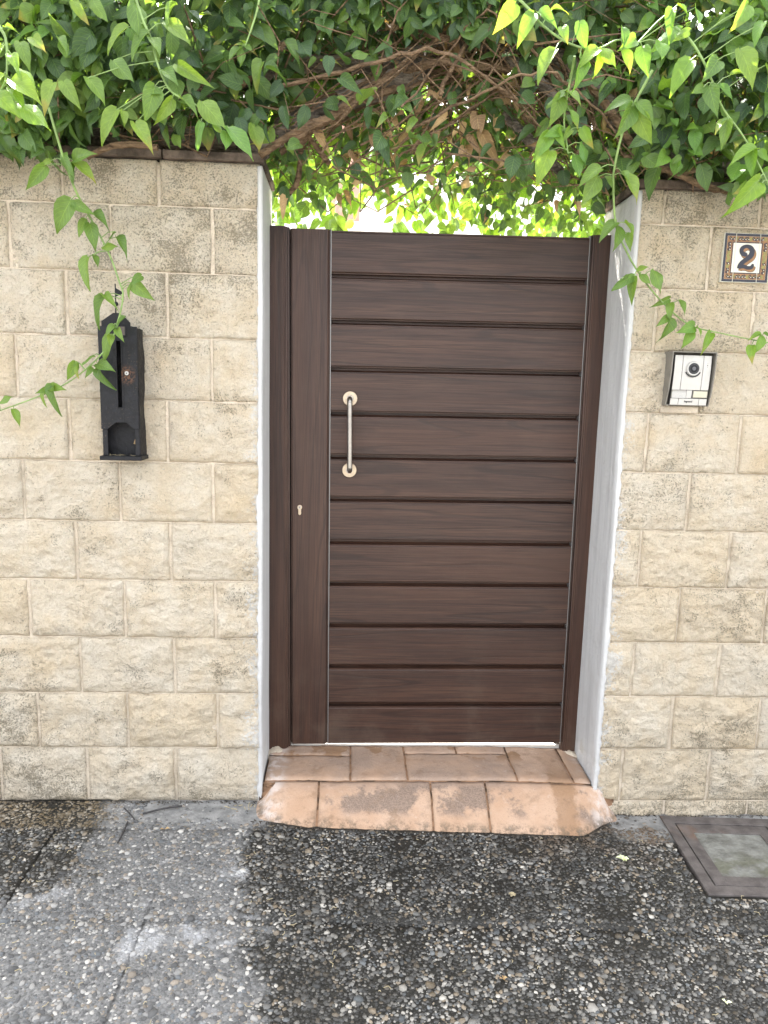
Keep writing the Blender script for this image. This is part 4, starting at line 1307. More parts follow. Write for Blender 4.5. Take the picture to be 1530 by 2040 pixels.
# vine data, metres: (side, shoot path, leaves as base, tip, age)
SHOOTS=[('L',[(-0.826,-0.28,2.178),(-0.815,-0.27,2.125),(-0.805,-0.24,2.057),(-0.792,-0.2,1.991),(-0.773,-0.17,1.941),(-0.722,-0.15,1.835),(-0.692,-0.15,1.751),(-0.682,-0.15,1.708),(-0.699,-0.15,1.635),(-0.734,-0.14,1.561),(-0.826,-0.12,1.478),(-0.926,-0.1,1.422),(-1.085,-0.09,1.36),(-1.178,-0.09,1.331)],[(-0.804,-0.204,1.961,-0.854,-0.219,1.879,0),(-0.798,-0.204,1.952,-0.744,-0.231,1.93,0),(-0.757,-0.174,1.933,-0.701,-0.213,1.918,0),(-0.776,-0.174,1.917,-0.795,-0.189,1.868,0),(-0.763,-0.174,1.905,-0.742,-0.201,1.837,0),(-0.695,-0.154,1.875,-0.65,-0.193,1.839,0),(-0.698,-0.154,1.89,-0.716,-0.169,1.874,0),(-0.735,-0.154,1.846,-0.694,-0.181,1.852,0),(-0.778,-0.154,1.816,-0.795,-0.193,1.735,0),(-0.762,-0.154,1.821,-0.742,-0.169,1.791,0),(-0.65,-0.154,1.747,-0.596,-0.181,1.7,0),(-0.625,-0.154,1.768,-0.644,-0.193,1.742,0),(-0.655,-0.154,1.736,-0.665,-0.169,1.702,0),(-0.734,-0.154,1.702,-0.772,-0.181,1.633,0),(-0.736,-0.154,1.71,-0.696,-0.193,1.688,0),(-0.675,-0.154,1.647,-0.708,-0.169,1.619,0),(-0.71,-0.154,1.623,-0.728,-0.181,1.6,0),(-0.7,-0.154,1.613,-0.68,-0.193,1.584,0),(-0.73,-0.144,1.594,-0.751,-0.159,1.523,0),(-0.724,-0.144,1.597,-0.715,-0.171,1.566,0),(-0.772,-0.124,1.509,-0.724,-0.163,1.503,0),(-0.77,-0.124,1.494,-0.74,-0.139,1.433,0),(-0.789,-0.124,1.498,-0.797,-0.151,1.473,0),(-0.775,-0.144,1.533,-0.801,-0.183,1.521,0),(-0.838,-0.124,1.513,-0.857,-0.139,1.458,0),(-0.832,-0.124,1.513,-0.836,-0.151,1.472,0),(-0.915,-0.104,1.441,-0.91,-0.143,1.368,0),(-0.943,-0.104,1.422,-0.945,-0.119,1.376,0),(-0.926,-0.104,1.434,-0.878,-0.131,1.435,0),(-0.932,-0.104,1.428,-0.941,-0.143,1.422,0),(-1.044,-0.094,1.364,-1.015,-0.109,1.323,0),(-1.082,-0.094,1.387,-1.045,-0.121,1.411,0),(-0.807,-0.244,2.075,-0.791,-0.283,2.017,0),(-0.781,-0.244,2.05,-0.793,-0.259,2.004,0),(-0.774,-0.244,2.05,-0.711,-0.271,2.017,0),(-0.778,-0.244,2.057,-0.716,-0.283,2.074,0),(-0.842,-0.244,2.054,-0.861,-0.259,2.04,0),(-0.856,-0.244,2.038,-0.898,-0.271,1.973,0)]),('L',[(-0.573,-0.36,2.44),(-0.547,-0.37,2.367),(-0.529,-0.37,2.326),(-0.509,-0.38,2.258),(-0.484,-0.38,2.205),(-0.453,-0.38,2.183),(-0.402,-0.38,2.161),(-0.352,-0.37,2.126),(-0.314,-0.37,2.1)],[(-0.584,-0.374,2.346,-0.646,-0.389,2.296,0),(-0.534,-0.374,2.336,-0.582,-0.401,2.279,0),(-0.528,-0.374,2.325,-0.493,-0.413,2.292,0),(-0.489,-0.374,2.362,-0.426,-0.389,2.329,0),(-0.463,-0.374,2.404,-0.497,-0.401,2.364,0),(-0.566,-0.364,2.41,-0.542,-0.403,2.329,0),(-0.723,-0.364,2.408,-0.695,-0.379,2.356,0),(-0.673,-0.364,2.41,-0.646,-0.391,2.362,0),(-0.518,-0.384,2.206,-0.525,-0.423,2.125,0),(-0.475,-0.384,2.177,-0.506,-0.399,2.115,0),(-0.452,-0.384,2.18,-0.402,-0.411,2.156,0),(-0.398,-0.384,2.175,-0.346,-0.423,2.118,0),(-0.402,-0.384,2.125,-0.424,-0.399,2.065,1),(-0.457,-0.384,2.259,-0.389,-0.411,2.213,0),(-0.495,-0.384,2.245,-0.455,-0.423,2.214,0),(-0.503,-0.384,2.191,-0.55,-0.399,2.19,0),(-0.332,-0.374,2.116,-0.26,-0.401,2.044,1),(-0.336,-0.374,2.104,-0.332,-0.413,2.06,1),(-0.371,-0.374,2.127,-0.343,-0.389,2.105,1),(-0.616,-0.384,2.146,-0.657,-0.411,2.067,0),(-0.569,-0.384,2.115,-0.518,-0.423,2.049,0),(-0.6,-0.384,2.145,-0.587,-0.399,2.111,0),(-0.747,-0.384,2.207,-0.709,-0.411,2.152,0),(-0.774,-0.384,2.204,-0.793,-0.423,2.138,0),(-0.686,-0.384,2.219,-0.636,-0.399,2.173,0),(-0.859,-0.364,2.303,-0.832,-0.391,2.247,0),(-0.827,-0.364,2.316,-0.792,-0.403,2.283,0),(-0.749,-0.374,2.303,-0.738,-0.389,2.265,0),(-0.761,-0.374,2.315,-0.727,-0.401,2.289,0),(-0.624,-0.374,2.267,-0.583,-0.413,2.219,0)]),('L',[(-0.846,-0.6,2.302),(-0.806,-0.6,2.237),(-0.794,-0.6,2.206),(-0.797,-0.6,2.138),(-0.813,-0.6,2.103),(-0.844,-0.6,2.067)],[(-0.771,-0.604,2.155,-0.718,-0.619,2.12,2),(-0.783,-0.604,2.181,-0.761,-0.631,2.147,2),(-0.784,-0.604,2.126,-0.713,-0.643,2.083,2),(-0.789,-0.604,2.107,-0.751,-0.619,2.071,2),(-0.774,-0.604,2.079,-0.696,-0.631,2.042,2),(-0.818,-0.604,2.093,-0.766,-0.643,2.052,2),(-0.793,-0.604,2.236,-0.767,-0.619,2.234,2),(-0.804,-0.604,2.199,-0.818,-0.631,2.156,2),(-0.801,-0.604,2.136,-0.822,-0.643,2.094,2)]),('L',[(-0.268,-0.2,2.537),(-0.279,-0.2,2.48),(-0.295,-0.21,2.424),(-0.31,-0.22,2.378)],[(-0.315,-0.224,2.379,-0.334,-0.239,2.38,0),(-0.318,-0.224,2.373,-0.31,-0.251,2.325,0),(-0.323,-0.224,2.369,-0.35,-0.263,2.339,0),(-0.307,-0.224,2.377,-0.288,-0.239,2.364,0),(-0.312,-0.224,2.384,-0.316,-0.251,2.39,0)]),('R',[(0.387,-0.42,2.45),(0.438,-0.43,2.402),(0.466,-0.43,2.374),(0.53,-0.44,2.332),(0.602,-0.44,2.319),(0.658,-0.44,2.343),(0.714,-0.43,2.344)],[(0.396,-0.424,2.422,0.353,-0.439,2.36,1),(0.442,-0.434,2.397,0.401,-0.461,2.332,1),(0.453,-0.434,2.4,0.493,-0.473,2.372,1),(0.558,-0.444,2.378,0.572,-0.459,2.31,1),(0.514,-0.444,2.364,0.521,-0.471,2.324,1),(0.607,-0.444,2.318,0.559,-0.483,2.283,2),(0.607,-0.444,2.31,0.611,-0.459,2.248,2),(0.563,-0.444,2.296,0.57,-0.471,2.222,1),(0.619,-0.444,2.322,0.648,-0.483,2.278,2),(0.671,-0.444,2.319,0.7,-0.459,2.269,1),(0.726,-0.434,2.331,0.73,-0.461,2.264,1),(0.771,-0.434,2.345,0.768,-0.473,2.297,1),(0.498,-0.444,2.311,0.447,-0.459,2.244,0),(0.667,-0.444,2.371,0.674,-0.471,2.324,1),(0.705,-0.434,2.35,0.667,-0.473,2.318,1),(0.488,-0.434,2.408,0.522,-0.449,2.414,0),(0.796,-0.434,2.422,0.777,-0.461,2.363,1),(0.854,-0.434,2.43,0.858,-0.473,2.378,1),(0.808,-0.434,2.434,0.836,-0.449,2.411,1)]),('R',[(0.567,-0.38,2.326),(0.572,-0.34,2.295),(0.57,-0.32,2.253),(0.568,-0.31,2.192),(0.579,-0.3,2.151),(0.587,-0.3,2.112)],[(0.561,-0.324,2.261,0.507,-0.339,2.232,0),(0.551,-0.324,2.248,0.534,-0.351,2.177,0),(0.568,-0.324,2.259,0.602,-0.363,2.235,0),(0.581,-0.314,2.217,0.61,-0.329,2.166,1),(0.532,-0.304,2.158,0.49,-0.331,2.09,1),(0.552,-0.304,2.168,0.552,-0.343,2.128,1),(0.621,-0.304,2.177,0.645,-0.319,2.126,1),(0.624,-0.304,2.138,0.643,-0.331,2.083,1),(0.534,-0.304,2.115,0.497,-0.343,2.038,2),(0.605,-0.304,2.105,0.623,-0.319,2.047,1),(0.587,-0.304,2.172,0.57,-0.331,2.143,0),(0.566,-0.304,2.166,0.522,-0.343,2.152,1)]),('R',[(0.791,-0.34,2.317),(0.75,-0.33,2.231),(0.732,-0.31,2.167),(0.727,-0.28,2.09),(0.737,-0.25,2.045),(0.77,-0.2,1.947),(0.821,-0.17,1.876),(0.863,-0.15,1.83),(0.922,-0.13,1.775),(0.999,-0.11,1.716),(1.072,-0.1,1.676),(1.176,-0.09,1.657),(1.301,-0.09,1.637),(1.409,-0.09,1.624)],[(0.738,-0.334,2.242,0.675,-0.349,2.23,0),(0.743,-0.334,2.227,0.709,-0.361,2.141,0),(0.759,-0.334,2.236,0.796,-0.373,2.189,0),(0.761,-0.334,2.211,0.793,-0.349,2.135,0),(0.684,-0.284,2.081,0.625,-0.311,2.049,0),(0.688,-0.254,2.066,0.642,-0.293,1.985,0),(0.709,-0.254,2.067,0.739,-0.269,2.04,0),(0.757,-0.284,2.064,0.801,-0.311,2.001,0),(0.746,-0.284,2.074,0.757,-0.323,2.053,0),(0.769,-0.204,1.956,0.714,-0.219,1.92,0),(0.776,-0.204,1.944,0.778,-0.231,1.881,0),(0.794,-0.204,1.956,0.817,-0.243,1.918,0),(0.812,-0.204,1.927,0.808,-0.219,1.878,0),(0.861,-0.154,1.832,0.882,-0.181,1.84,0),(0.852,-0.154,1.814,0.782,-0.193,1.79,0),(0.852,-0.154,1.812,0.838,-0.169,1.742,0),(0.872,-0.154,1.819,0.895,-0.181,1.795,0),(0.912,-0.154,1.833,0.933,-0.193,1.777,0),(0.983,-0.114,1.756,0.936,-0.129,1.733,0),(0.989,-0.114,1.744,0.976,-0.141,1.697,0),(1.012,-0.114,1.752,1.029,-0.153,1.716,0),(0.993,-0.114,1.697,0.978,-0.129,1.628,0),(0.984,-0.114,1.701,0.948,-0.141,1.675,0),(1.075,-0.104,1.676,1.026,-0.143,1.662,1),(1.066,-0.104,1.665,1.044,-0.119,1.608,1),(1.083,-0.104,1.673,1.097,-0.131,1.65,1),(1.133,-0.094,1.657,1.104,-0.133,1.61,1),(1.296,-0.094,1.66,1.255,-0.109,1.648,1),(1.298,-0.094,1.655,1.286,-0.121,1.599,1),(1.27,-0.094,1.622,1.252,-0.133,1.58,1),(1.305,-0.094,1.662,1.321,-0.109,1.655,1)]),('R',[(0.828,-0.38,2.406),(0.862,-0.4,2.369),(0.896,-0.41,2.318),(0.928,-0.41,2.265),(0.965,-0.4,2.209),(1.026,-0.4,2.143),(1.088,-0.39,2.067),(1.144,-0.38,1.988)],[(0.861,-0.414,2.315,0.81,-0.429,2.245,1),(0.843,-0.384,2.401,0.768,-0.411,2.361,1),(0.917,-0.414,2.255,0.921,-0.453,2.187,0),(0.94,-0.414,2.256,0.988,-0.429,2.233,1),(0.9,-0.414,2.251,0.866,-0.441,2.231,0),(0.991,-0.414,2.345,1.025,-0.453,2.263,0),(0.98,-0.404,2.178,0.962,-0.419,2.108,0),(0.973,-0.404,2.177,0.935,-0.431,2.155,0),(1.062,-0.404,2.11,0.985,-0.443,2.084,2),(1.055,-0.404,2.106,1.047,-0.419,2.039,1),(1.077,-0.394,2.11,1.089,-0.421,2.082,1),(1.082,-0.394,2.031,1.015,-0.433,1.956,2),(1.09,-0.394,2.021,1.105,-0.409,2.001,1),(0.858,-0.404,2.391,0.818,-0.431,2.366,0),(0.934,-0.414,2.318,0.893,-0.453,2.266,0),(0.971,-0.414,2.284,1.008,-0.429,2.292,0),(1.043,-0.414,2.413,1.008,-0.441,2.364,1),(1.004,-0.404,2.457,0.964,-0.443,2.39,1),(1.061,-0.414,2.312,1.085,-0.429,2.259,0)])]
LIMBS=[('trunk','L',0.05,[(-0.468,0.12,2.157),(-0.352,0.1,2.201),(-0.238,0.08,2.267),(-0.11,0.06,2.325),(0.015,0.04,2.374),(0.123,0.03,2.418),(0.215,0.03,2.466)]),('trunk','R',0.045,[(0.299,0.1,2.549),(0.421,0.06,2.552),(0.546,0.04,2.505),(0.693,0.04,2.439),(0.802,0.03,2.337),(0.922,0.05,2.25),(1.066,0.1,2.178),(1.219,0.16,2.127)]),('branch','L',0.035,[(-0.194,0.12,2.462),(-0.05,0.1,2.468),(0.093,0.08,2.458),(0.235,0.08,2.508),(0.379,0.1,2.56)]),('branch','R',0.017,[(0.384,0.02,2.505),(0.461,0.0,2.457),(0.54,-0.01,2.399),(0.581,-0.01,2.372),(0.68,0.02,2.306)]),('branch','R',0.011,[(0.093,0.04,2.399),(0.183,0.0,2.421),(0.258,-0.02,2.429),(0.381,-0.02,2.424),(0.494,0.0,2.42),(0.572,0.03,2.423)]),('branch','R',0.016,[(0.468,0.08,2.325),(0.53,0.05,2.258),(0.592,0.06,2.21),(0.668,0.12,2.176)]),('branch','L',0.012,[(-0.29,-0.02,2.146),(-0.167,-0.03,2.22),(-0.075,-0.03,2.26),(0.015,-0.02,2.317),(0.124,0.02,2.364)]),('branch','L',0.01,[(-0.232,0.02,2.167),(-0.107,0.0,2.246),(-0.03,0.0,2.293),(0.077,0.03,2.388)]),('branch','R',0.012,[(0.699,-0.03,2.384),(0.755,-0.04,2.325),(0.81,-0.03,2.266),(0.874,0.0,2.204)]),('branch','R',0.01,[(0.825,-0.03,2.178),(0.907,-0.05,2.154),(0.984,-0.06,2.129),(1.087,-0.05,2.097),(1.171,-0.01,2.099)]),('branch','R',0.008,[(0.992,-0.06,2.129),(1.05,-0.07,2.143),(1.12,-0.05,2.177)]),('branch','L',0.009,[(-0.244,0.16,2.066),(-0.193,0.14,2.102),(-0.175,0.1,2.177),(-0.165,0.06,2.211),(-0.109,0.05,2.27)]),('branch','L',0.008,[(-0.154,0.02,2.229),(-0.107,0.03,2.175),(-0.084,0.06,2.154)]),('branch','R',0.01,[(0.131,-0.02,2.547),(0.206,-0.05,2.495),(0.296,-0.06,2.468)]),('branch','L',0.008,[(-0.361,-0.05,2.312),(-0.27,-0.06,2.381),(-0.211,-0.06,2.445)]),('branch','L',0.007,[(-0.422,-0.04,2.327),(-0.344,-0.06,2.405),(-0.286,-0.05,2.494)]),('branch','L',0.009,[(-0.803,-0.03,2.117),(-0.706,-0.05,2.15),(-0.589,-0.04,2.151)])]
DEAD=[(0.283,-0.03,2.528,0.29,-0.05,2.464),(0.272,-0.013,2.479,0.296,-0.033,2.394),(0.386,0.003,2.568,0.407,-0.017,2.528),(0.187,0.02,2.345,0.194,0.0,2.302),(0.37,-0.03,2.292,0.377,-0.05,2.228),(0.39,-0.013,2.247,0.429,-0.033,2.177),(0.446,0.003,2.45,0.484,-0.017,2.387),(0.461,0.02,2.371,0.475,0.0,2.328),(0.476,-0.03,2.339,0.497,-0.05,2.311),(0.242,-0.013,2.249,0.249,-0.033,2.214),(0.455,0.003,2.422,0.462,-0.017,2.372),(0.323,0.02,2.285,0.338,0.0,2.242),(0.116,-0.03,2.274,0.123,-0.05,2.247),(0.177,-0.013,2.34,0.199,-0.033,2.305),(0.34,0.003,2.389,0.346,-0.017,2.36),(0.342,0.02,2.219,0.364,0.0,2.181),(0.244,-0.03,2.351,0.258,-0.05,2.323),(0.359,-0.013,2.239,0.374,-0.033,2.19),(0.475,0.003,2.197,0.457,-0.017,2.154),(-0.077,0.02,2.283,-0.045,0.0,2.249),(-0.121,-0.03,2.222,-0.089,-0.05,2.181),(-0.213,-0.013,2.034,-0.226,-0.033,1.991),(0.095,0.003,2.548,0.132,-0.017,2.52),(-0.932,0.02,2.489,-0.904,0.0,2.447),(-0.775,-0.03,2.474,-0.76,-0.05,2.43),(0.846,-0.013,2.389,0.865,-0.033,2.354),(1.099,0.003,2.236,1.109,-0.017,2.208),(1.142,0.02,2.295,1.162,0.0,2.245),(1.221,-0.03,2.605,1.237,-0.05,2.569),(0.695,-0.013,2.051,0.715,-0.033,2.025),(0.041,0.003,2.232,0.064,-0.017,2.197),(-0.015,0.02,2.271,0.009,0.0,2.244),(1.099,-0.03,2.241,1.125,-0.05,2.199),(0.427,-0.013,2.292,0.441,-0.033,2.25)]

# ------------------------------------------------------------------ climbing vines
# leaf templates: base at the origin, tip along +Y, blade normal +Z, unit length
def leaf_template(width, fold, droop, curl, tipl):
    rows = [0.0, 0.06, 0.18, 0.34, 0.52, 0.70, 0.84, 0.93, 1.0]
    half = [0.10, 0.62, 0.93, 1.0, 0.86, 0.58, 0.30, 0.13, 0.012]
    vs, rib, sd_, al_ = [], [], [], []
    for r, hw in zip(rows, half):
        hw = hw * width * 0.5
        yb = r
        for k, s in enumerate((-1, -0.5, 0, 0.5, 1)):
            x = s*hw
            y = yb - (0.07*(abs(s)**2) if r < 0.15 else 0)
            z = fold*abs(x) - droop*r*r + curl*(abs(s)**2)*math.sin(r*7+s)*0.05
            if r > 0.88: z -= tipl*(r-0.88)
            vs.append((x, y, z)); rib.append(1.0 if s == 0 else 0.0); sd_.append(s); al_.append(r)
    fs = [(j*5+i, j*5+i+1, (j+1)*5+i+1, (j+1)*5+i) for j in range(len(rows)-1) for i in range(4)]
    return np.array(vs), fs, rib, sd_, al_
LT = [leaf_template(0.66, 0.25, 0.16, 0.8, 0.2), leaf_template(0.60, 0.45, 0.30, 0.6, 0.5), leaf_template(0.72, 0.12, 0.10, 1.0, 0.1),
      leaf_template(0.64, 0.35, 0.42, 0.7, 0.4), leaf_template(0.56, 0.62, 0.22, 0.5, 0.6), leaf_template(0.70, 0.2, -0.06, 1.2, 0.8),
      leaf_template(0.50, 0.85, 0.55, 1.4, 0.8), leaf_template(0.78, 0.3, 0.05, 1.8, 0.0), leaf_template(0.62, -0.25, 0.35, 1.5, 0.3)]
DT = [leaf_template(0.5, 0.95, 0.5, 3.5, 0.5), leaf_template(0.62, 0.6, -0.3, 4.0, -1.0), leaf_template(0.42, 1.3, 0.7, 2.5, 1.0)]
MESHES = {}
def leaf_mesh(kind, i):
    key = (kind, i)
    if key not in MESHES:
        T = DT[i] if kind == 'dead' else LT[i]
        me = bpy.data.meshes.new("leaf")
        me.from_pydata(T[0].tolist(), [], T[1])
        for nm, dv in (("rib", T[2]), ("side", T[3]), ("along", T[4])):
            a = me.attributes.new(nm, 'FLOAT', 'POINT'); a.data.foreach_set('value', dv)
        me.polygons.foreach_set('use_smooth', [True]*len(me.polygons))
        me.materials.append(M[kind]); me.update()
        MESHES[key] = me
    return MESHES[key]
def leaf_matrix(base, tip_dir, normal, size, wid=1.0):
    t = Vector(tip_dir).normalized(); n = Vector(normal)
    n = (n - t*n.dot(t))
    n = n.normalized() if n.length > 1e-4 else t.orthogonal().normalized()
    s = t.cross(n)
    m = Matrix(((s.x*wid, t.x, n.x, 0), (s.y*wid, t.y, n.y, 0), (s.z*wid, t.z, n.z, 0), (0, 0, 0, 1)))
    return Matrix.Translation(Vector(base)) @ m @ Matrix.Scale(size, 4)
def leaf_obj(name, kind, i, mat4, parent, inv):
    o = bpy.data.objects.new(name, leaf_mesh(kind, i))
    COL.objects.link(o)
    o.parent = parent
    if inv is not None: o.matrix_parent_inverse = inv
    o.matrix_basis = mat4
    return o
def joined_leaves(name, kind_list, parent, label=None):
    """kind_list: (kind, template index, matrix) -> one mesh of many leaves"""
    kinds = sorted({k for k, _, _ in kind_list})
    V, F, R, MI, SD, AL = [], [], [], [], [], []
    k0 = 0
    for kd, i, m in kind_list:
        T = DT[i] if kd == 'dead' else LT[i]
        A = np.array(m)
        V.append(T[0] @ A[:3, :3].T + A[:3, 3])
        F.append(np.array(T[1]) + k0); R += T[2]; SD += T[3]; AL += T[4]; MI += [kinds.index(kd)]*len(T[1]); k0 += len(T[0])
    V = np.concatenate(V); F = np.concatenate(F)
    me = bpy.data.meshes.new(name)
    me.vertices.add(len(V)); me.vertices.foreach_set('co', V.astype(np.float32).ravel())
    me.loops.add(F.size); me.loops.foreach_set('vertex_index', F.astype(np.int32).ravel())
    me.polygons.add(len(F)); me.polygons.foreach_set('loop_start', np.arange(0, F.size, 4, dtype=np.int32))
    me.polygons.foreach_set('loop_total', np.full(len(F), 4, dtype=np.int32))
    me.update(calc_edges=True)
    me.polygons.foreach_set('use_smooth', np.ones(len(F), dtype=bool))
    me.polygons.foreach_set('material_index', np.array(MI, dtype=np.int32))
    for nm, dv in (("rib", R), ("side", SD), ("along", AL)):
        a = me.attributes.new(nm, 'FLOAT', 'POINT'); a.data.foreach_set('value', np.array(dv, dtype=np.float32))
    for k in kinds: me.materials.append(M[k])
    o = bpy.data.objects.new(name, me); COL.objects.link(o)
    attach(o, parent)
    o['kind'] = 'stuff'
    if label: o['label'] = label
    return o

vine = {'L': thing("climbing_vine", "leafy climbing vine on the left wall, its shoot trailing across the black letter box", "climbing vine", (-0.9, 0.15, 2.17)),
        'R': thing("climbing_vine", "leafy climbing vine on the right wall, a shoot trailing between number tile and intercom", "climbing vine", (1.4, 0.15, 2.14))}
VINV = {k: world_m(v).inverted() for k, v in vine.items()}

# woody limbs
rr = random.Random(5)
for name, sd, r, pts in LIMBS:
    S = [p + Vector((0, -0.02 if r > 0.03 else -0.03, -0.02 if r > 0.045 else 0)) for p in spline(pts, 7)]
    S = [p + Vector((rr.uniform(-1, 1), rr.uniform(-1, 1), rr.uniform(-1, 1)))*r*0.16 for p in S]
    if r > 0.03: r *= 0.74
    rad = [r*(0.86 + 0.28*float(vnoise(i*0.7, r*100))) for i in range(len(S))]
    MB().tube(S, rad, 12 if r > 0.02 else 8).build(name, M['bark'] if r > 0.014 else M['twig'], vine[sd], smooth=True)
for sd, r, pts in [('L', 0.042, [(-2.1, 0.2, 2.22), (-1.5, 0.12, 2.24), (-1.0, 0.16, 2.215), (-0.62, 0.10, 2.225), (-0.36, 0.12, 2.22)]), ('R', 0.04, [(1.05, 0.16, 2.19), (1.5, 0.12, 2.2), (2.0, 0.2, 2.22), (2.4, 0.2, 2.2)]),  # limbs along the wall tops, added to block light through the hedge
                   ('L', 0.02, [(-1.8, 0.05, 2.30), (-1.2, 0.02, 2.36), (-0.8, 0.06, 2.30), (-0.5, 0.02, 2.34), (-0.25, 0.05, 2.42)])]:
    S = [p + Vector((rr.uniform(-1, 1), rr.uniform(-1, 1), rr.uniform(-1, 1)))*r*0.2 for p in spline(pts, 9)]
    MB().tube(S, [r*(0.8 + 0.4*float(vnoise(i*0.5, r*90))) for i in range(len(S))], 12).build('branch', M['bark'], vine[sd], smooth=True)
# arching tan canes over the gate
for k in range(34):
    x0, x1 = rr.uniform(-0.28, 0.25), rr.uniform(0.5, 0.98)
    za, zb, zp = rr.uniform(2.16, 2.34), rr.uniform(2.14, 2.32), rr.uniform(2.38, 2.62)
    yy = rr.uniform(-0.12, 0.08)
    S = spline([(x0, yy + rr.uniform(-.03, .06), za), (x0*0.66 + x1*0.34, yy + rr.uniform(-.04, .04), za*0.35 + zp*0.65), (x0*0.4 + x1*0.6, yy - rr.uniform(0, .04), zp), (x0*0.15 + x1*0.85, yy + rr.uniform(-.04, .04), zp*0.5 + zb*0.5), (x1, yy + 0.08, zb)], 6)
    r = rr.choice([0.002, 0.003, 0.004, 0.006])
    S = [p + Vector((rr.gauss(0, 0.004), rr.gauss(0, 0.004), rr.gauss(0, 0.004))) for p in S]
    MB().tube(S, [r*(1.1 - 0.5*i/len(S)) for i in range(len(S))], 7).build('branch', M['twig'], vine['L' if x0 + x1 < 0.62 else 'R'], smooth=True, fix=False)
# tangle of thin dry twigs inside the hedge
for sd in 'LR':
    b = MB()
    for k in range(640):
        if sd == 'L': x = rr.uniform(-1.5, 0.32)
        else: x = rr.uniform(0.28, 1.75)
        arch = -0.25 < x < 0.88
        z = rr.uniform(2.17, 2.85) if not arch else rr.uniform(2.13, 2.75)
        y = rr.uniform(-0.12, 0.34)
        L = rr.uniform(0.10, 0.38)
        d = Vector((rr.uniform(-1, 1), rr.uniform(-0.5, 0.4), rr.uniform(-0.75, 0.6))).normalized()
        p = Vector((x, y, z)); c = Vector((rr.uniform(-1, 1), rr.uniform(-1, 1), rr.uniform(-1, 1)))*L*0.18
        e = p + d*L
        lo = 2.11 if arch and -0.2 < e.x < 0.85 else 2.20
        if e.z < lo: e.z = lo + rr.uniform(0, 0.05)
        c.z = abs(c.z)
        r0 = rr.uniform(0.0012, 0.0035)
        b.tube([p, p + d*L*0.5 + c, e], [r0, r0*0.8, r0*0.5], 5, False)
    o = b.build("twig", M['twig'], vine[sd], smooth=True, fix=False)
    o.name = "twigs"; o['kind'] = 'stuff'

KIND = {0: 'leaf_mid', 1: 'leaf_young', 2: 'leaf_lime'}
# long shoots with their own leaves
for sd, path, lv in SHOOTS:
    S = spline(path, 6)
    n = len(S)
    rad = [0.0036 - 0.0018*i/(n-1) for i in range(n)]
    sb = MB().tube(S, rad, 8)
    pl = []
    for i, (bx, by, bz, tx, ty, tz, kd) in enumerate(lv):
        B, T = Vector((bx, by, bz)), Vector((tx, ty, tz))
        q = min(S, key=lambda p: (p-B).length)
        if 0.004 < (q-B).length < 0.2:
            mid = (q+B)*0.5 + Vector((0, -0.002, 0.006))
            sb.tube([q, mid, B], [0.0015, 0.0013, 0.0011], 5, False)
        pl.append((B, T, kd))
    shoot = sb.build("shoot", M['stem'], vine[sd], smooth=True, fix=False)
    for i, (B, T, kd) in enumerate(pl):
        L = (T-B).length*1.0
        side = rr.uniform(-1.0, 1.0)
        nrm = Vector((side, -1.0, 0.45 + rr.uniform(-0.2, 0.35)))
        if sd == 'L' and kd == 2: nrm = Vector((side, -0.7, 0.9))
        leaf_obj("leaf", KIND[kd], rr.choice([0, 1, 3, 4, 6, 1, 3, 8]), leaf_matrix(B, T-B, nrm, L, rr.uniform(0.74, 1.0)), shoot, None)
# withered leaves hanging in the arch
for i, (bx, by, bz, tx, ty, tz) in enumerate(DEAD):
    B, T = Vector((bx, by, bz)), Vector((tx, ty, tz))
    sd = 'L' if bx < 0.30 else 'R'
    leaf_obj("withered_leaf", 'dead', i % 3, leaf_matrix(B, T-B, (rr.uniform(-.8, .8), -1, rr.uniform(-.3, .5)), (T-B).length*1.15, 1.0), vine[sd], VINV[sd])

# the leaf mass
cand = {'L': [], 'R': []}
def add_leaf(p, size, kd, out=1.0, upb=0.6, jitter=0.75, tipdown=0.75, wid=None):
    wid = wid or rr.uniform(0.85, 1.2)
    n = Vector((rr.gauss(0, jitter), -out + rr.gauss(0, jitter*0.5), upb + rr.gauss(0, jitter*0.7)))
    t = Vector((rr.gauss(0, 0.75), -0.35*out + rr.gauss(0, 0.4), -tipdown + rr.gauss(0, 0.5)))
    i = rr.randrange(9) if kd != 'dead' else rr.randrange(3)
    sd = 'L' if p[0] < 0.31 else 'R'
    cand[sd].append((p[1], p, kd, i, leaf_matrix(p, t, n, size, wid)))

def front(x, z):
    """y of the hedge's street face"""
    f = -0.07 - 0.13*float(vnoise(x*2.3+4, z*3.1)) - 0.10*float(vnoise(x*5.5, z*6.0+3))
    bulge = 0.10 if (x < -0.45 or x > 0.95) else 0.0
    f -= bulge*float(sstep(np.array(z), 2.15, 2.45))
    if -0.25 < x < 0.85: f += 0.06
    return f
def low(x):
    if x < -0.85: return 2.06 + 0.05*float(vnoise(x*6, 2))
    if x < -0.25: return 2.17
    if x < 0.90: return 2.15
    if x < 1.12: return 2.13
    return 2.04 + 0.07*float(vnoise(x*6, 5))
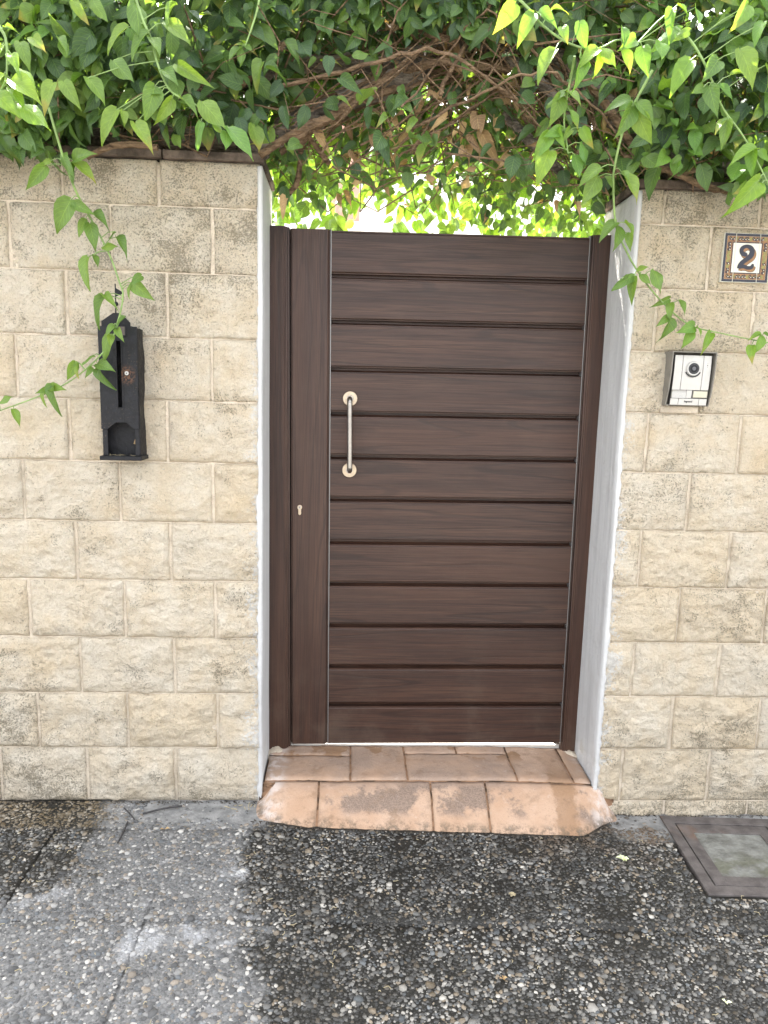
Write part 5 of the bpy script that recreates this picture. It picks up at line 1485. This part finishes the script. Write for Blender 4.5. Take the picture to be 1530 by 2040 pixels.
# street face
cnt = 0
while cnt < 3500:
    x = rr.uniform(-1.75, 2.0); z = rr.uniform(2.03, 2.80)
    zl = low(x)
    if z < zl: continue
    dens = 1.0
    if -0.2 < x < 0.82 and z < 2.50: dens = 0.20
    elif -0.55 < x < 0.9 and z < 2.30: dens = 0.35
    clump = float(vnoise(x*5+2, z*6+9))
    dens *= 0.35 + 0.9*float(sstep(np.array(clump), 0.25, 0.65))
    if rr.random() > dens: continue
    y = front(x, z) + abs(rr.gauss(0, 0.05))
    size = rr.choice([rr.uniform(0.03, 0.055), rr.uniform(0.045, 0.072), rr.uniform(0.05, 0.085)])
    right = x > 0.75
    u = rr.random()
    kd = 'leaf'
    if right and u < 0.30: kd = 'leaf_young'
    elif not right and x < -0.6 and u < 0.14: kd = 'leaf_young'
    elif u > 0.84 - (0.28 if -0.55 < x < 0.75 else 0): kd = 'leaf_dark'
    add_leaf((x, y, z), size, kd)
    cnt += 1
# deeper layers
for k in range(6500):
    x = rr.uniform(-1.8, 2.05); z = rr.uniform(2.15, 3.1)
    if z < low(x) + 0.05: continue
    arch = -0.2 < x < 0.85 and z < 2.62
    if arch and rr.random() < 0.3: continue
    y = front(x, z) + 0.06 + (abs(rr.gauss(0, 0.20)) if not arch else rr.uniform(0.16, 0.5))
    if arch and z - (y-0.3)*0.3 < 2.30 and rr.random() < 0.7: continue
    if y > 0.52 or z > 2.80 + 0.6*(y + 0.15): continue
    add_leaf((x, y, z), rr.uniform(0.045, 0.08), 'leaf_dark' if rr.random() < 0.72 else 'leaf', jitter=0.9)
# core over walls and arch added to block light; dark green carries shade
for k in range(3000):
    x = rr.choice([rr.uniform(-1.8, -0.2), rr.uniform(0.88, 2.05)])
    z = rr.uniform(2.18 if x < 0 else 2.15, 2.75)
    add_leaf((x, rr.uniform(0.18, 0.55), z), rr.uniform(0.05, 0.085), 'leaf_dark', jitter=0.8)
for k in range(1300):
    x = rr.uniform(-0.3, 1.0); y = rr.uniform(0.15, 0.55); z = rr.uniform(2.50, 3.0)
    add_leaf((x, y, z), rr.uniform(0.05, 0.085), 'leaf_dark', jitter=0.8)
# back and top, in the sun
for k in range(2600):
    x = rr.uniform(-1.8, 2.05)
    if rr.random() < 0.5: y, z = rr.uniform(0.36, 0.62), rr.uniform(2.32, 3.15)
    else:
        y = rr.uniform(-0.15, 0.6); z = 2.74 + 0.55*(y + 0.15) + rr.uniform(-0.06, 0.06)
    add_leaf((x, y, z), rr.uniform(0.055, 0.09), 'leaf', out=-0.8, upb=0.9, jitter=0.8)
# small dark foliage and withered leaves under the arch
for k in range(330):
    x = rr.uniform(-0.27, 0.9); z = rr.uniform(2.09, 2.36)
    y = rr.uniform(0.0, 0.34)
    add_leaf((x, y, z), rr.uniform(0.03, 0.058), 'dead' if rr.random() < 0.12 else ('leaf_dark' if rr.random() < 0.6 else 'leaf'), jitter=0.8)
for k in range(50):
    x = rr.gauss(0.36, 0.22); z = rr.uniform(2.20, 2.62)
    add_leaf((x, rr.uniform(-0.06, 0.2), z), rr.uniform(0.03, 0.055), 'dead', jitter=0.9)
# sunlit curtain hanging behind the gate
cnt = 0
while cnt < 900:
    x = rr.uniform(-0.36, 1.02); z = rr.uniform(2.045, 2.52); y = rr.uniform(0.42, 0.88)
    lowb = 2.075 + 0.022*math.sin(x*17) + (0.055 if 0.0 < x < 0.16 else 0) + (y-0.6)*0.21
    if x < -0.05: lowb = 2.02 + (y-0.6)*0.21
    if x > 0.55: lowb = 2.045 + (y-0.6)*0.21
    if z < lowb: continue
    px = (x, z - (y-0.6)*0.22)
    if rr.random() < 0.75*math.exp(-((px[0]-0.10)/0.10)**2 - ((px[1]-2.16)/0.06)**2): continue
    if rr.random() < 0.5*math.exp(-((px[0]-0.45)/0.12)**2 - ((px[1]-2.15)/0.04)**2): continue
    add_leaf((x, y, z), rr.uniform(0.042, 0.068), 'leaf' if rr.random() < 0.6 else 'leaf_young', out=0.9, upb=0.1, jitter=0.45, tipdown=1.3)
    cnt += 1
# darker sprays at the right end of the curtain
for k in range(70):
    x = rr.uniform(0.45, 0.86); z = rr.uniform(2.06, 2.26)
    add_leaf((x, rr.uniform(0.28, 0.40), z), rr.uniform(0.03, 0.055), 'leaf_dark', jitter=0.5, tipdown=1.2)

for sd in 'LR':
    L = cand[sd]
    def shows(e):
        p = e[1]
        return (-1.25 < p[0] < 1.45) and p[2] < 2.62
    vis = sorted([e for e in L if shows(e)], key=lambda e: e[0])
    picks = vis[:190]
    ids = {id(e) for e in picks}
    for e in picks:
        leaf_obj("leaf", e[2], e[3], e[4], vine[sd], VINV[sd])
    joined_leaves("foliage", [(e[2], e[3], e[4]) for e in L if id(e) not in ids], vine[sd])
